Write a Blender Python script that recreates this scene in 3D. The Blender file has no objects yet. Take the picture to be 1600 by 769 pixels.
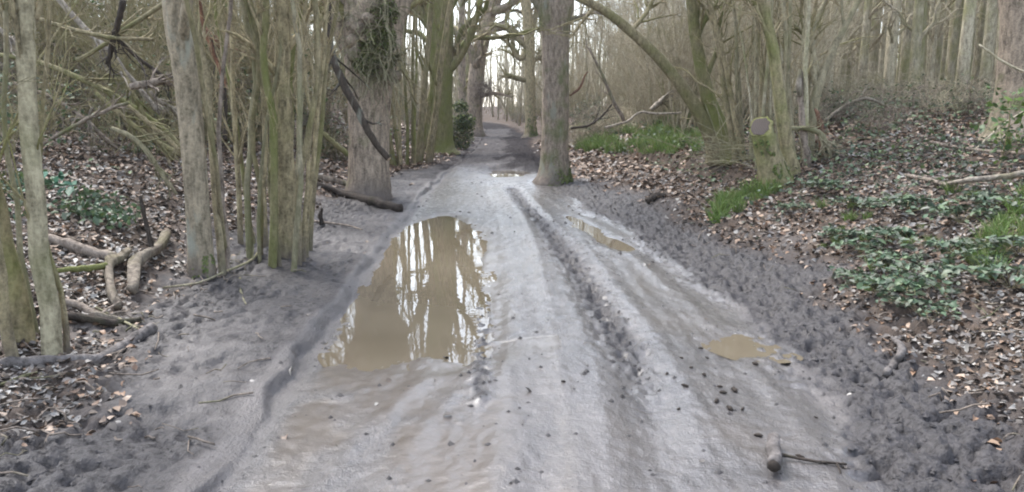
import bpy, math, random
import numpy as np
from mathutils import Vector

rng = np.random.default_rng(7)
random.seed(7)
scene = bpy.context.scene
COL = scene.collection

# ------------------------------------------------------------------ camera, sky, sun, exposure
F, PITCH, EYE = 1230.0, math.radians(9.9), 1.5        # focal length in photo pixels (1600 wide), tilt, eye height
cam_d = bpy.data.cameras.new('camera'); cam = bpy.data.objects.new('camera', cam_d); COL.objects.link(cam)
cam.location = (0, 0, EYE); cam.rotation_euler = (math.pi/2 - PITCH, 0, 0)
cam_d.sensor_width = 36; cam_d.lens = 36*F/1600; cam_d.clip_start = .05; cam_d.clip_end = 2000
scene.camera = cam

SUN_EL, SUN_AZ = math.radians(56), math.radians(-42)    # high soft sun behind cloud, from the left and a little ahead
world = bpy.data.worlds.new('World'); scene.world = world; world.use_nodes = True
wn = world.node_tree.nodes; wl = world.node_tree.links
bg = wn['Background']; bg.inputs['Strength'].default_value = .15
sky = wn.new('ShaderNodeTexSky'); sky.sky_type = 'NISHITA'; sky.sun_disc = False
sky.sun_elevation = SUN_EL; sky.sun_rotation = SUN_AZ; sky.air_density = 1.0; sky.dust_density = 1.5; sky.ozone_density = 1.0
hs = wn.new('ShaderNodeHueSaturation'); hs.inputs['Saturation'].default_value = .5    # overcast: grey-white cover
wl.new(sky.outputs[0], hs.inputs['Color']); wl.new(hs.outputs[0], bg.inputs['Color'])
sun_d = bpy.data.lights.new('sun', 'SUN'); sun = bpy.data.objects.new('sun', sun_d); COL.objects.link(sun)
sun_d.energy = 1.2; sun_d.angle = math.radians(22); sun_d.color = (1, .96, .91)
sv = Vector((math.cos(SUN_EL)*math.sin(-SUN_AZ)*-1, math.cos(SUN_EL)*math.cos(SUN_AZ), math.sin(SUN_EL)))
sun.rotation_euler = sv.to_track_quat('Z', 'Y').to_euler(); sun.location = (0, 0, 30)

scene.view_settings.view_transform = 'Standard'; scene.view_settings.look = 'None'
scene.view_settings.gamma = 1; scene.view_settings.exposure = 2.0
scene.render.engine = 'CYCLES'
scene.cycles.max_bounces = 5; scene.cycles.diffuse_bounces = 3; scene.cycles.glossy_bounces = 3
scene.cycles.use_denoising = True
scene.cycles.pixel_filter_type = 'BLACKMAN_HARRIS'; scene.cycles.filter_width = 2.0

# ------------------------------------------------------------------ noise and terrain
def _hash(ix, iy, seed):
    n = (ix.astype(np.int64)*374761393 + iy.astype(np.int64)*668265263 + seed*1442695041) & 0xffffffff
    n = ((n ^ (n >> 13))*1274126177) & 0xffffffff
    return ((n ^ (n >> 16)) & 0xffff)/65535.0
def vn(x, y, seed=0):
    x = np.asarray(x, float); y = np.asarray(y, float)
    ix, iy = np.floor(x), np.floor(y); fx, fy = x-ix, y-iy
    fx = fx*fx*(3-2*fx); fy = fy*fy*(3-2*fy)
    a, b = _hash(ix, iy, seed), _hash(ix+1, iy, seed); c, d = _hash(ix, iy+1, seed), _hash(ix+1, iy+1, seed)
    return (a*(1-fx)+b*fx)*(1-fy) + (c*(1-fx)+d*fx)*fy
def fbm(x, y, o=3, seed=0):
    s, a, t = 0, .5, 0
    for k in range(o):
        s = s + a*vn(x*2**k, y*2**k, seed+k*17); t += a; a *= .5
    return s/t - .5
def sst(a, b, x):
    t = np.clip((x-a)/(b-a), 0, 1); return t*t*(3-2*t)

def edge_l(y):
    return np.interp(y, [0, 3.2, 4.7, 8.4, 14.3, 18, 23.5, 34, 54, 70, 85, 110, 200], [-1.15, -1.2, -1.27, -1.38, -1.55, -1.52, -1.32, -1.38, -1.7, -2.6, -5.0, -13, -60]) + .16*fbm(y*1.3, y*0+3.3, 3, 5)
def edge_r(y):
    return np.interp(y, [0, 2.9, 4.6, 7.3, 10.9, 15, 18.7, 27, 42, 60, 75, 90, 110, 200], [1.55, 1.62, 1.76, 1.83, 1.43, .9, .66, .65, .5, -.1, -1.2, -4, -10, -56]) + .25*fbm(y*1.1, y*0+9.3, 3, 8)

def ground0(px, py, z=0.):                      # pixel -> point on the level z
    u, v = (px-800)/F, (py-384.5)/F
    d = np.array([u, math.cos(PITCH)-v*math.sin(PITCH), -math.sin(PITCH)-v*math.cos(PITCH)])
    return d*((z-EYE)/d[2])
def catmull(P, n):
    P = np.asarray(P, float); m = len(P)
    if m < 3:
        t = np.linspace(0, 1, n)[:, None]; return P[0]*(1-t)+P[-1]*t
    Q = np.vstack([2*P[0]-P[1], P, 2*P[-1]-P[-2]])
    t = np.linspace(0, m-1-1e-6, n); i = t.astype(int); f = (t-i)[:, None]
    a, b, c, d = Q[i], Q[i+1], Q[i+2], Q[i+3]
    return .5*(2*b+(c-a)*f+(2*a-5*b+4*c-d)*f*f+(3*b-a-3*c+d)*f**3)
def closed(pix):
    P = [ground0(*p)[:2] for p in pix]; P = P[-2:]+P+P[:3]
    Q = catmull(P, (len(P)-1)*6+1)
    return Q[12:-12][:-1] if len(Q) > 30 else Q
PUD = [  # outline, water level, shore slope, shore roughness
    (closed([(705, 336), (748, 362), (762, 400), (762, 440), (752, 500), (748, 545), (700, 566), (640, 572), (570, 580), (520, 545), (556, 475), (592, 405), (622, 362), (662, 341)]), -.022, .085, .012),
    (closed([(1105, 540), (1150, 523), (1185, 530), (1215, 548), (1245, 562), (1200, 567), (1150, 562)]), .008, .12, .008),
    (closed([(885, 338), (912, 345), (950, 370), (985, 388), (975, 392), (935, 378), (900, 356)]), .004, .14, .016),
    (closed([(770, 268), (800, 266), (830, 272), (800, 278), (772, 276)]), .004, .14, .01),
]
def poly_sd(x, y, Q):                            # signed distance to outline, + outside
    d = np.full(x.shape, 1e9); ins = np.zeros(x.shape, bool)
    for a, b in zip(Q, np.roll(Q, -1, 0)):
        ex, ey = b-a; L2 = ex*ex+ey*ey+1e-12
        t = np.clip(((x-a[0])*ex+(y-a[1])*ey)/L2, 0, 1)
        d = np.minimum(d, (x-a[0]-t*ex)**2+(y-a[1]-t*ey)**2)
        c = (a[1] > y) != (b[1] > y)
        with np.errstate(divide='ignore', invalid='ignore'):
            ins ^= c & (x < ex*(y-a[1])/(ey if ey else 1e-12)+a[0])
    return np.where(ins, -1, 1)*np.sqrt(d)
def line_d(x, y, P):
    d = np.full(x.shape, 1e9)
    for a, b in zip(P[:-1], P[1:]):
        ex, ey = b-a; t = np.clip(((x-a[0])*ex+(y-a[1])*ey)/(ex*ex+ey*ey), 0, 1)
        d = np.minimum(d, (x-a[0]-t*ex)**2+(y-a[1]-t*ey)**2)
    return np.sqrt(d)
FUR = catmull([ground0(*p)[:2] for p in [(800, 296), (815, 318), (850, 350), (895, 412), (945, 490), (990, 570), (1030, 680), (1050, 790)]], 20)
FUR2 = catmull([ground0(*p)[:2] for p in [(752, 470), (756, 520), (750, 570), (752, 630)]], 10)
FUR4 = catmull([ground0(*p)[:2] for p in [(880, 312), (960, 362), (1070, 440), (1190, 540), (1300, 650), (1400, 790)]], 14)
FUR5 = catmull([ground0(*p)[:2] for p in [(775, 300), (800, 350), (822, 440), (835, 560), (840, 790)]], 12)
FUR6 = catmull([ground0(*p)[:2] for p in [(690, 600), (610, 680), (530, 790)]], 6)
FUR3 = catmull([ground0(*p)[:2] for p in [(880, 640), (868, 700), (855, 800)]], 6)

def churn_mask(x, y, edge=False):                            # soft dark trampled mud, right verge and far hump
    sr = x-edge_r(y); n = fbm(x*2.2, y*1.6, 3, 31)
    w = np.interp(y, [0, 8, 12, 16, 30], [.75, .9, 1.0, .55, .35])
    m = sst(-.35, .12, sr+.5*n)*(1-sst(w*.8, w*1.5, sr+.6*n))
    sl = edge_l(y)-x
    m = np.maximum(m, sst(15, 22, y)*(.48+.45*sst(-.5, .1, x-.1+1.4*n))*(1-sst(.3, .8, sr)))
    m = np.maximum(m, .75*sst(.55, 1.0, sl+.7*n)*(1-sst(1.0, 1.7, sl+.7*n)))
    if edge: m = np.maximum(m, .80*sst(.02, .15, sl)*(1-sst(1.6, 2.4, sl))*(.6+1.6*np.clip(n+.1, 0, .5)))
    m = np.maximum(m, (1-sst(3.0, 3.7, y+1.4*n))*sst(.25, .6, sl+.5*n))
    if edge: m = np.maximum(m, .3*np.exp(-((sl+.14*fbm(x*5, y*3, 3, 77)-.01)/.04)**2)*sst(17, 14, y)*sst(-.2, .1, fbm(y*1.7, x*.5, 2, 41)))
    m = np.maximum(m, .9*sst(45, 70, y)*sst(.5, .0, np.maximum(sl, sr)))
    d = line_d(x, y, FUR); m = np.maximum(m, .85*np.exp(-(d/.14)**2)*sst(3.2, 5.2, y))
    d = line_d(x, y, FUR2); m = np.maximum(m, .8*np.exp(-(d/.055)**2))
    return m
def height(x, y, fine=True):
    x = np.asarray(x, float); y = np.asarray(y, float)
    sl = edge_l(y)-x; sr = x-edge_r(y); track = sst(.1, -.15, np.maximum(sl, sr))
    big = fbm(x*.35, y*.35, 3, 2)
    h = np.zeros(x.shape)
    # left: undercut step, trodden ledge, rising wood floor
    stp = .015+.15*np.clip(fbm(y*1.5, x*.3, 2, 41)+.12, 0, .6)
    n0 = .14*fbm(x*5, y*3, 3, 77)
    h += stp*sst(0, .035, sl+n0) + .05*np.clip(sl, 0, 1.3)
    h += 1.95*(1-np.exp(-np.maximum(sl-1.35, 0)/5.0)) + .35*big*sst(1.2, 4, sl)
    # right: churned verge, leafy bank with a small scarp
    h += .10*sst(-.1, .75, sr) + 1.68*(1-np.exp(-np.maximum(sr-.7, 0)/4.2)) + .35*big*sst(1.2, 4, sr)
    sc = sst(10.5, 12.5, y)*(1-sst(17, 20, y))
    h += sc*(.24*sst(2.05, 2.3, sr+.5*fbm(x*1.5, y*1.5, 2, 12)) - .22*sst(.8, 2.0, sr)*(1-.6*sst(2.3, 5, sr)))
    h += track*(.028*np.exp(-((x-.12)/.35)**2) + .05*fbm(x*.9, y*.45, 2, 9))
    d = line_d(x, y, FUR); h += track*sst(2.5, 4, y)*(-.032*np.exp(-(d/.12)**2)+.014*np.exp(-((d-.24)/.09)**2))
    d = line_d(x, y, FUR2); h += .014*np.exp(-((d-.03)/.05)**2)
    tread = .5+.5*np.sin(y*2*np.pi/.11+x*9+5*fbm(x*3, y*3, 2, 38))
    for Fx, dp, wd in ((FUR4, .016, .10), (FUR5, .012, .09), (FUR6, .010, .07)):
        d = line_d(x, y, Fx); h += sst(22, 12, y)*(-dp*(.85+.13*tread*sst(-.1, .25, fbm(x*1.2, y*.8, 2, 37)))*np.exp(-(d/wd)**2)+dp*.6*np.exp(-((d-wd*1.9)/(wd*.7))**2))
    d = line_d(x, y, FUR3); h -= .012*np.exp(-(d/.08)**2)
    h += sst(15, 20, y)*(1-sst(24, 34, y))*track*.10
    for Q, zw, k, rough in PUD:
        lo, hi = Q.min(0)-.45, Q.max(0)+.45
        m = (x > lo[0]) & (x < hi[0]) & (y > lo[1]) & (y < hi[1])
        if m.any():
            xs, ys = x[m], y[m]; sd = poly_sd(xs, ys, Q)
            rough = rough*np.where(ys < 5.3, 1.3, 1.); k_ = k; k = k*np.where(ys < 5.0, .45, 1.)
            tgt = zw+np.where(sd < 0, np.maximum(k*sd*1.4, -.08), k*sd*.6)+rough*fbm(xs*3.3, ys*2.6, 3, 61)*1.6
            w = sst(.38, .03, sd)*sst(.12, -.02, sl[m]); h[m] = h[m]*(1-w)+tgt*w
    if fine:
        ch = churn_mask(x, y); flat = track*(1-ch)
        h += flat*(.017*fbm(x*5.5, y*.45, 3, 3)+.006*fbm(x*15, y*3, 2, 4)+.005*fbm(x*13, y*11, 2, 6)+.008*fbm(x*31, y*26, 2, 7))*sst(30, 8, y)
        led = sst(.05, .2, sl)*(1-sst(1.2, 2, sl))*(1-ch)
        h += led*(.035*fbm(x*3.2, y*3.2, 3, 21)+.030*fbm(x*15, y*14, 3, 22)-.03*sst(.66, .8, vn(x*6, y*5, 23)))
        lump = np.clip(fbm(x*13, y*12, 3, 25)+.04, -.12, 1)
        h += ch*(.10*lump+.05*np.clip(fbm(x*26, y*24, 2, 26), -.1, 1))*sst(60, 20, y)
        h += track*sst(14, 20, y)*(.16*fbm(x*2.6, y*1.1, 3, 29))
        pit = sst(.60, .78, vn(x*19, y*17, 27))*sst(20, 9, y); h -= (ch*.045+led*.018*sst(-.1, .15, fbm(x*1.4, y*1.4, 2, 28)))*pit
        wood = np.maximum(sst(1.2, 2, sl), sst(.9, 1.6, sr))
        h += wood*(.10*fbm(x*2.2, y*2.2, 3, 50)+.03*fbm(x*9, y*9, 2, 51))
    return h
def litter_mask(x, y):
    sl = edge_l(y)-x; sr = x-edge_r(y); n = fbm(x*1.7, y*1.7, 3, 81)
    w = np.interp(y, [0, 8, 12, 16, 30], [.60, .62, .55, .3, .2]); wl_ = np.interp(y, [0, 3, 5, 8, 13, 20, 30], [1.0, .9, 1.15, 1.5, 1.15, .6, .4])
    return np.maximum(sst(w-.15, w+.55, sr+1.0*n), sst(wl_-.2, wl_+.5, sl+.9*n))

def G(px, py):                                   # pixel -> point where that sight line meets the ground
    u, v = (px-800)/F, (py-384.5)/F
    d = np.array([u, math.cos(PITCH)-v*math.sin(PITCH), -math.sin(PITCH)-v*math.cos(PITCH)])
    t = 2*1.006**np.arange(680); p = d[None]*t[:, None]; p[:, 2] += EYE
    hh = height(p[:, 0], p[:, 1]); k = np.argmax(p[:, 2] < hh)
    if k == 0: k = 600
    a = (p[k-1, 2]-hh[k-1])/max(1e-6, (p[k-1, 2]-hh[k-1])-(p[k, 2]-hh[k]))
    return p[k-1]*(1-a)+p[k]*a
def at(px, py, Y):                               # pixel -> point on its sight line at distance Y ahead
    u, v = (px-800)/F, (py-384.5)/F
    dy = math.cos(PITCH)-v*math.sin(PITCH); t = Y/dy
    return np.array([u*t, Y, EYE+t*(-math.sin(PITCH)-v*math.cos(PITCH))])

# ------------------------------------------------------------------ materials
def nmat(name, rough=.8, spec=.3):
    m = bpy.data.materials.new(name); m.use_nodes = True; b = m.node_tree.nodes['Principled BSDF']
    b.inputs['Roughness'].default_value = rough; b.inputs['Specular IOR Level'].default_value = spec
    return m, m.node_tree.nodes, m.node_tree.links, b
def noise(nt, nl, vec, scale, detail=4, rough=.6):
    n = nt.new('ShaderNodeTexNoise'); n.inputs['Scale'].default_value = scale; n.inputs['Detail'].default_value = detail; n.inputs['Roughness'].default_value = rough
    if vec is not None: nl.new(vec, n.inputs['Vector'])
    return n.outputs['Fac']
def ramp(nt, nl, fac, stops):
    r = nt.new('ShaderNodeValToRGB'); e = r.color_ramp.elements
    while len(e) < len(stops): e.new(.5)
    for q, (p, c) in zip(e, stops): q.position = p; q.color = (*c, 1) if len(c) == 3 else c
    nl.new(fac, r.inputs[0]); return r.outputs[0]
def mixc(nt, nl, f, a, b):
    m = nt.new('ShaderNodeMix'); m.data_type = 'RGBA'
    for s, v in ((m.inputs[0], f), (m.inputs[6], a), (m.inputs[7], b)):
        if hasattr(v, 'is_output'): nl.new(v, s)
        else: s.default_value = v if isinstance(v, (int, float)) else (*v, 1)
    return m.outputs[2]
def mth(nt, nl, op, a, b=0., c=0.):
    m = nt.new('ShaderNodeMath'); m.operation = op
    for s, v in zip(m.inputs, (a, b, c)):
        if hasattr(v, 'is_output'): nl.new(v, s)
        else: s.default_value = v
    return m.outputs[0]
def bump(nt, nl, b, h, strength, dist):
    n = nt.new('ShaderNodeBump'); n.inputs['Strength'].default_value = strength; n.inputs['Distance'].default_value = dist
    nl.new(h, n.inputs['Height']); nl.new(n.outputs[0], b.inputs['Normal'])

def bark(name, dark, light, moss=(.09, .12, .03), gain=1.65, moss_amt=.3, stretch=.32, scale=9, lichen=0., mud=0.):
    dark, light, moss = [tuple(q*gain for q in v) for v in (dark, light, moss)]
    m, t, l, b = nmat(name, .85, .25)
    g = t.new('ShaderNodeNewGeometry'); oi = t.new('ShaderNodeObjectInfo')
    mp = t.new('ShaderNodeMapping'); mp.inputs['Scale'].default_value = (1, 1, stretch); l.new(g.outputs['Position'], mp.inputs['Vector'])
    n1 = noise(t, l, mp.outputs[0], scale*2.2, 5); n2 = noise(t, l, g.outputs['Position'], 1.7, 4); n3 = noise(t, l, g.outputs['Position'], 14, 3)
    n4 = noise(t, l, g.outputs['Position'], 38, 4, .7); c = ramp(t, l, mth(t, l, 'MULTIPLY_ADD', n4, .4, mth(t, l, 'MULTIPLY', n1, .6)), [(.36, tuple(q*.6 for q in dark)), (.62, light)])
    mm = mth(t, l, 'ADD', n2, mth(t, l, 'MULTIPLY_ADD', oi.outputs['Random'], .22, -.11))
    mf = ramp(t, l, mm, [(max(.05, .68-moss_amt*.55), (0, 0, 0)), (.82-moss_amt*.3, (1, 1, 1))])
    mcol = mixc(t, l, n3, moss, tuple(x*.5 for x in moss))
    c = mixc(t, l, mth(t, l, 'MULTIPLY', mf, .8), c, mcol)
    if lichen:
        lf = ramp(t, l, noise(t, l, mp.outputs[0], 6, 3), [(.60-lichen*.2, (0, 0, 0)), (.70-lichen*.15, (1, 1, 1))])
        c = mixc(t, l, mth(t, l, 'MULTIPLY', lf, .8), c, (.30, .31, .255))
    if mud:                                       # mud splashed up the foot of the trunk
        sx = t.new('ShaderNodeSeparateXYZ'); l.new(g.outputs['Position'], sx.inputs[0])
        zf = ramp(t, l, mth(t, l, 'MULTIPLY_ADD', n2, .8, mth(t, l, 'MULTIPLY', sx.outputs[2], 1/mud)), [(.45, (1, 1, 1)), (1.0, (0, 0, 0))])
        c = mixc(t, l, mth(t, l, 'MULTIPLY', zf, .85), c, (.135, .115, .105))
    v = mixc(t, l, mth(t, l, 'MULTIPLY', oi.outputs['Random'], .35), c, (.06, .05, .04))
    l.new(v, b.inputs['Base Color']); bump(t, l, b, mth(t, l, 'MULTIPLY_ADD', n4, .5, n1), .9, .025)
    return m
M = {}
M['oak'] = bark('oak_bark', (.09, .072, .055), (.29, .235, .18), moss_amt=.26, scale=7, mud=.9)
M['ash'] = bark('ash_bark', (.10, .078, .06), (.29, .24, .19), moss_amt=.2, lichen=.15, scale=8, mud=.6)
M['hazel'] = bark('hazel_bark', (.10, .083, .050), (.27, .23, .14), moss=(.13, .135, .045), moss_amt=.36, mud=.6)
M['hazel_pale'] = bark('hazel_pale_bark', (.16, .14, .09), (.30, .27, .185), moss=(.15, .155, .07), moss_amt=.42)
M['lichen'] = bark('lichen_bark', (.11, .095, .065), (.25, .21, .15), moss=(.12, .13, .055), moss_amt=.3, lichen=.28, mud=.5)
M['mossy'] = bark('mossy_bark', (.10, .085, .05), (.23, .195, .115), moss=(.12, .145, .03), moss_amt=.6)
M['grey'] = bark('plantation_bark', (.20, .18, .13), (.42, .38, .28), moss=(.23, .235, .10), moss_amt=.35)
M['twig'] = bark('twig_bark', (.14, .115, .07), (.30, .255, .16), moss=(.175, .175, .055), moss_amt=.45)
M['twig_grey'] = bark('twig_grey_bark', (.22, .19, .135), (.43, .38, .28), moss=(.25, .24, .12), moss_amt=.3)
M['dead'] = bark('dead_wood', (.09, .07, .055), (.24, .20, .165), moss_amt=.15)
M['dark'] = bark('wet_dark_wood', (.02, .016, .014), (.07, .055, .045), moss_amt=.1, gain=1)
M['red'] = bark('rusty_dead_wood', (.06, .03, .02), (.19, .10, .065), moss_amt=.05)
M['mottled'] = bark('mottled_dead_bark', (.02, .016, .012), (.09, .07, .055), moss_amt=.1, lichen=.5, gain=1)
M['pale_log'] = bark('weathered_log', (.10, .08, .062), (.30, .255, .20), moss=(.17, .16, .06), moss_amt=.3, gain=1)
M['pale'] = bark('bare_pale_wood', (.16, .13, .105), (.44, .39, .32), moss=(.22, .21, .09), moss_amt=.2, gain=1.05)
M['muddy_wood'] = bark('muddy_wood', (.09, .08, .075), (.22, .20, .19), moss_amt=.0, gain=1)

m, t, l, b = nmat('cut_wood', .7); tc = t.new('ShaderNodeTexCoord')
w = t.new('ShaderNodeTexWave'); w.wave_type = 'RINGS'; w.rings_direction = 'Z'; w.inputs['Scale'].default_value = 14; w.inputs['Distortion'].default_value = 3; l.new(tc.outputs['Object'], w.inputs['Vector'])
l.new(mixc(t, l, noise(t, l, tc.outputs['Object'], 6), ramp(t, l, w.outputs['Fac'], [(0, (.028, .02, .016)), (1, (.085, .062, .05))]), (.04, .032, .028)), b.inputs['Base Color']); M['cut'] = m
m, t, l, b = nmat('split_wood', .6)
g = t.new('ShaderNodeNewGeometry'); l.new(ramp(t, l, noise(t, l, g.outputs['Position'], 22), [(.3, (.24, .17, .11)), (.7, (.42, .32, .22))]), b.inputs['Base Color']); M['split'] = m

def leafmat(name, rough, spec, trans):
    m, t, l, b = nmat(name, rough, spec)
    a = t.new('ShaderNodeAttribute'); a.attribute_name = 'Col'
    g = t.new('ShaderNodeNewGeometry')
    c = mixc(t, l, mth(t, l, 'MULTIPLY', noise(t, l, g.outputs['Position'], 55, 2), .5), a.outputs['Color'], (.05, .045, .035))
    l.new(c, b.inputs['Base Color'])
    if trans:
        tr = t.new('ShaderNodeBsdfTranslucent'); l.new(c, tr.inputs['Color']); mx = t.new('ShaderNodeMixShader'); mx.inputs[0].default_value = trans
        out = t['Material Output']; l.new(b.outputs[0], mx.inputs[1]); l.new(tr.outputs[0], mx.inputs[2]); l.new(mx.outputs[0], out.inputs['Surface'])
    return m
M['litter'] = leafmat('dead_leaf', .55, .45, 0)
M['ivy'] = leafmat('green_leaf', .5, .4, .15)
M['grass'] = leafmat('grass_blade', .5, .3, .25)

# ground: R = wet slick, G = leaf mould, B = churned dark mud, A unused
m, t, l, b = nmat('woodland_mud', .6, .5)
at_ = t.new('ShaderNodeAttribute'); at_.attribute_name = 'Mask'; sp = t.new('ShaderNodeSeparateColor'); l.new(at_.outputs['Color'], sp.inputs[0])
g = t.new('ShaderNodeNewGeometry'); P_ = g.outputs['Position']
mp = t.new('ShaderNodeMapping'); mp.inputs['Scale'].default_value = (1, .35, 1); l.new(P_, mp.inputs['Vector'])
nA = noise(t, l, P_, 1.6, 5); nB = noise(t, l, mp.outputs[0], 14, 5, .65); nC = noise(t, l, P_, 60, 4, .7); nD = noise(t, l, P_, 9, 4)
mud = ramp(t, l, nB, [(.3, (.047, .043, .043)), (.7, (.108, .100, .100))])
mud = mixc(t, l, ramp(t, l, nA, [(.4, (0, 0, 0)), (.65, (.8, .8, .8))]), mud, (.115, .103, .098))
nE = noise(t, l, P_, 30, 4, .7)
churn = ramp(t, l, mth(t, l, 'MULTIPLY_ADD', mth(t, l, 'ADD', nE, nD), .55, mth(t, l, 'SUBTRACT', sp.outputs[2], .55)), [(.30, (0, 0, 0)), (.62, (1, 1, 1))])
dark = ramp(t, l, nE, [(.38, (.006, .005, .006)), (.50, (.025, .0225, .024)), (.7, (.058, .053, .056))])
lit = ramp(t, l, nD, [(.3, (.030, .022, .017)), (.7, (.11, .078, .056))])
speck = ramp(t, l, nC, [(.60, (0, 0, 0)), (.70, (1, 1, 1))])
slurry = ramp(t, l, sp.outputs[0], [(.66, (0, 0, 0)), (1.0, (1, 1, 1))])
c = mixc(t, l, mth(t, l, 'MULTIPLY', slurry, .6), mud, (.125, .098, .072))
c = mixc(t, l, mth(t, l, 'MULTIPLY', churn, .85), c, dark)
c = mixc(t, l, sp.outputs[1], c, lit)
c = mixc(t, l, mth(t, l, 'MULTIPLY', mth(t, l, 'SUBTRACT', 1., slurry), mth(t, l, 'MULTIPLY', speck, .5)), c, (.030, .026, .026))
l.new(c, b.inputs['Base Color'])
r = mth(t, l, 'MULTIPLY_ADD', nB, .45, .22)
r = mth(t, l, 'MULTIPLY_ADD', sp.outputs[0], -.30, r)
pitf = ramp(t, l, nE, [(.36, (1, 1, 1)), (.46, (0, 0, 0))]); r = mth(t, l, 'MULTIPLY_ADD', churn, .10, r); r = mth(t, l, 'MULTIPLY_ADD', mth(t, l, 'MULTIPLY', churn, pitf), .35, r)
r = mth(t, l, 'MULTIPLY_ADD', sp.outputs[1], .6, r); r = mth(t, l, 'MULTIPLY_ADD', at_.outputs['Alpha'], .4, r); r = mth(t, l, 'MAXIMUM', r, .12)
l.new(r, b.inputs['Roughness'])
l.new(mth(t, l, 'MULTIPLY', ramp(t, l, mth(t, l, 'MULTIPLY_ADD', mth(t, l, 'SUBTRACT', nB, .5), .9, sp.outputs[0]), [(.18, (0, 0, 0)), (.62, (1, 1, 1))]), 1.), b.inputs['Coat Weight']); b.inputs['Coat Roughness'].default_value = .30; b.inputs['Coat IOR'].default_value = 1.4
dl = at_.outputs['Alpha']; l.new(mth(t, l, 'MULTIPLY_ADD', dl, -.40, mth(t, l, 'MULTIPLY_ADD', churn, -.08, .5)), b.inputs['Specular IOR Level'])
hh = mth(t, l, 'ADD', mth(t, l, 'MULTIPLY', nC, .4), mth(t, l, 'MULTIPLY_ADD', nE, .9, nB)); hh = mth(t, l, 'MULTIPLY', hh, mth(t, l, 'MULTIPLY_ADD', slurry, -.75, 1.)); bump(t, l, b, hh, .6, .02)
M['ground'] = m
m, t, l, b = nmat('muddy_water', .015, .5)
b.inputs['IOR'].default_value = 1.36
g = t.new('ShaderNodeNewGeometry')
l.new(ramp(t, l, noise(t, l, g.outputs['Position'], .9, 2), [(.3, (.120, .098, .068)), (.7, (.150, .126, .090))]), b.inputs['Base Color'])
bump(t, l, b, noise(t, l, g.outputs['Position'], 5, 2), .06, .01); M['water'] = m

# ------------------------------------------------------------------ mesh helpers
class MB:
    def __init__(s): s.v, s.q, s.t, s.c, s.n = [], [], [], [], 0
    def add(s, v, q=None, t=None, c=None):
        v = np.asarray(v, float).reshape(-1, 3); s.v.append(v)
        if q is not None and len(q): s.q.append(np.asarray(q)+s.n)
        if t is not None and len(t): s.t.append(np.asarray(t)+s.n)
        if c is not None: s.c.append(c)
        s.n += len(v)
    def mesh(s, name, mat, smooth=True):
        me = bpy.data.meshes.new(name); v = np.vstack(s.v)
        q = np.vstack(s.q) if s.q else np.zeros((0, 4), int); t = np.vstack(s.t) if s.t else np.zeros((0, 3), int)
        me.vertices.add(len(v)); me.vertices.foreach_set('co', v.astype(np.float32).ravel())
        me.loops.add(q.size+t.size); me.loops.foreach_set('vertex_index', np.concatenate([q.ravel(), t.ravel()]).astype(np.int32))
        me.polygons.add(len(q)+len(t))
        st = np.concatenate([np.arange(len(q))*4, q.size+np.arange(len(t))*3]); me.polygons.foreach_set('loop_start', st.astype(np.int32))
        me.update(calc_edges=True)
        if smooth: me.polygons.foreach_set('use_smooth', np.ones(len(q)+len(t), bool))
        if s.c:
            ca = me.color_attributes.new('Col', 'FLOAT_COLOR', 'POINT'); c = np.vstack(s.c); c = np.hstack([c, np.ones((len(c), 1))])
            ca.data.foreach_set('color', c.astype(np.float32).ravel())
        me.materials.append(M[mat] if isinstance(mat, str) else mat); me.validate(); return me
def link(name, me, parent=None, kind=None):
    o = bpy.data.objects.new(name, me); COL.objects.link(o)
    if parent is not None: o.parent = parent
    if kind: o['kind'] = kind
    return o
def tag(o, label, cat, group=None):
    o['label'] = label; o['category'] = cat
    if group: o['group'] = group
    return o
def thing(name, label, cat, loc=(0, 0, 0), group=None):
    o = bpy.data.objects.new(name, None); COL.objects.link(o); o.location = tuple(loc); o.empty_display_size = .2
    return tag(o, label, cat, group)
def norm(v): return v/np.maximum(np.linalg.norm(v, axis=-1, keepdims=True), 1e-9)
def tubes(mb, P, R, sides=4, lump=0.):           # P (k,n,3), R (k,n): a batch of tapering tubes with closed ends
    P = np.asarray(P, float); R = np.asarray(R, float)
    if P.ndim == 2: P, R = P[None], R[None]
    k, n, _ = P.shape
    T = norm(np.gradient(P, axis=1)); D = norm(P[:, -1]-P[:, 0])
    ref = np.where(np.abs(D[:, 2:3]) > .8, np.array([[1., .1, 0]]), np.array([[0, .1, 1.]]))
    N = norm(np.cross(T, ref[:, None, :])); B = np.cross(T, N)
    th = np.linspace(0, 2*np.pi, sides, endpoint=False)
    rr = R[:, :, None]*np.ones(sides)
    if lump: rr = rr*(1+lump*(rng.random((k, n, sides))-.5)+lump*1.2*(rng.random((k, 1, sides))-.5))
    V = P[:, :, None]+rr[..., None]*(np.cos(th)[:, None]*N[:, :, None]+np.sin(th)[:, None]*B[:, :, None])
    idx = np.arange(k*n*sides).reshape(k, n, sides); a = idx[:, :-1]; c = idx[:, 1:]
    q = np.stack([a, np.roll(a, -1, 2), np.roll(c, -1, 2), c], -1).reshape(-1, 4)
    V = V.reshape(-1, 3); tri = []
    if sides > 3:
        e0 = k*n*sides+np.arange(k); e1 = e0+k; V = np.vstack([V, P[:, 0], P[:, -1]+T[:, -1]*R[:, -1:]*.3])
        f, z = idx[:, 0], idx[:, -1]
        tri = np.vstack([np.stack([np.roll(f, -1, 1), f, np.repeat(e0[:, None], sides, 1)], -1).reshape(-1, 3), np.stack([z, np.roll(z, -1, 1), np.repeat(e1[:, None], sides, 1)], -1).reshape(-1, 3)])
    mb.add(V, q, tri)
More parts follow.
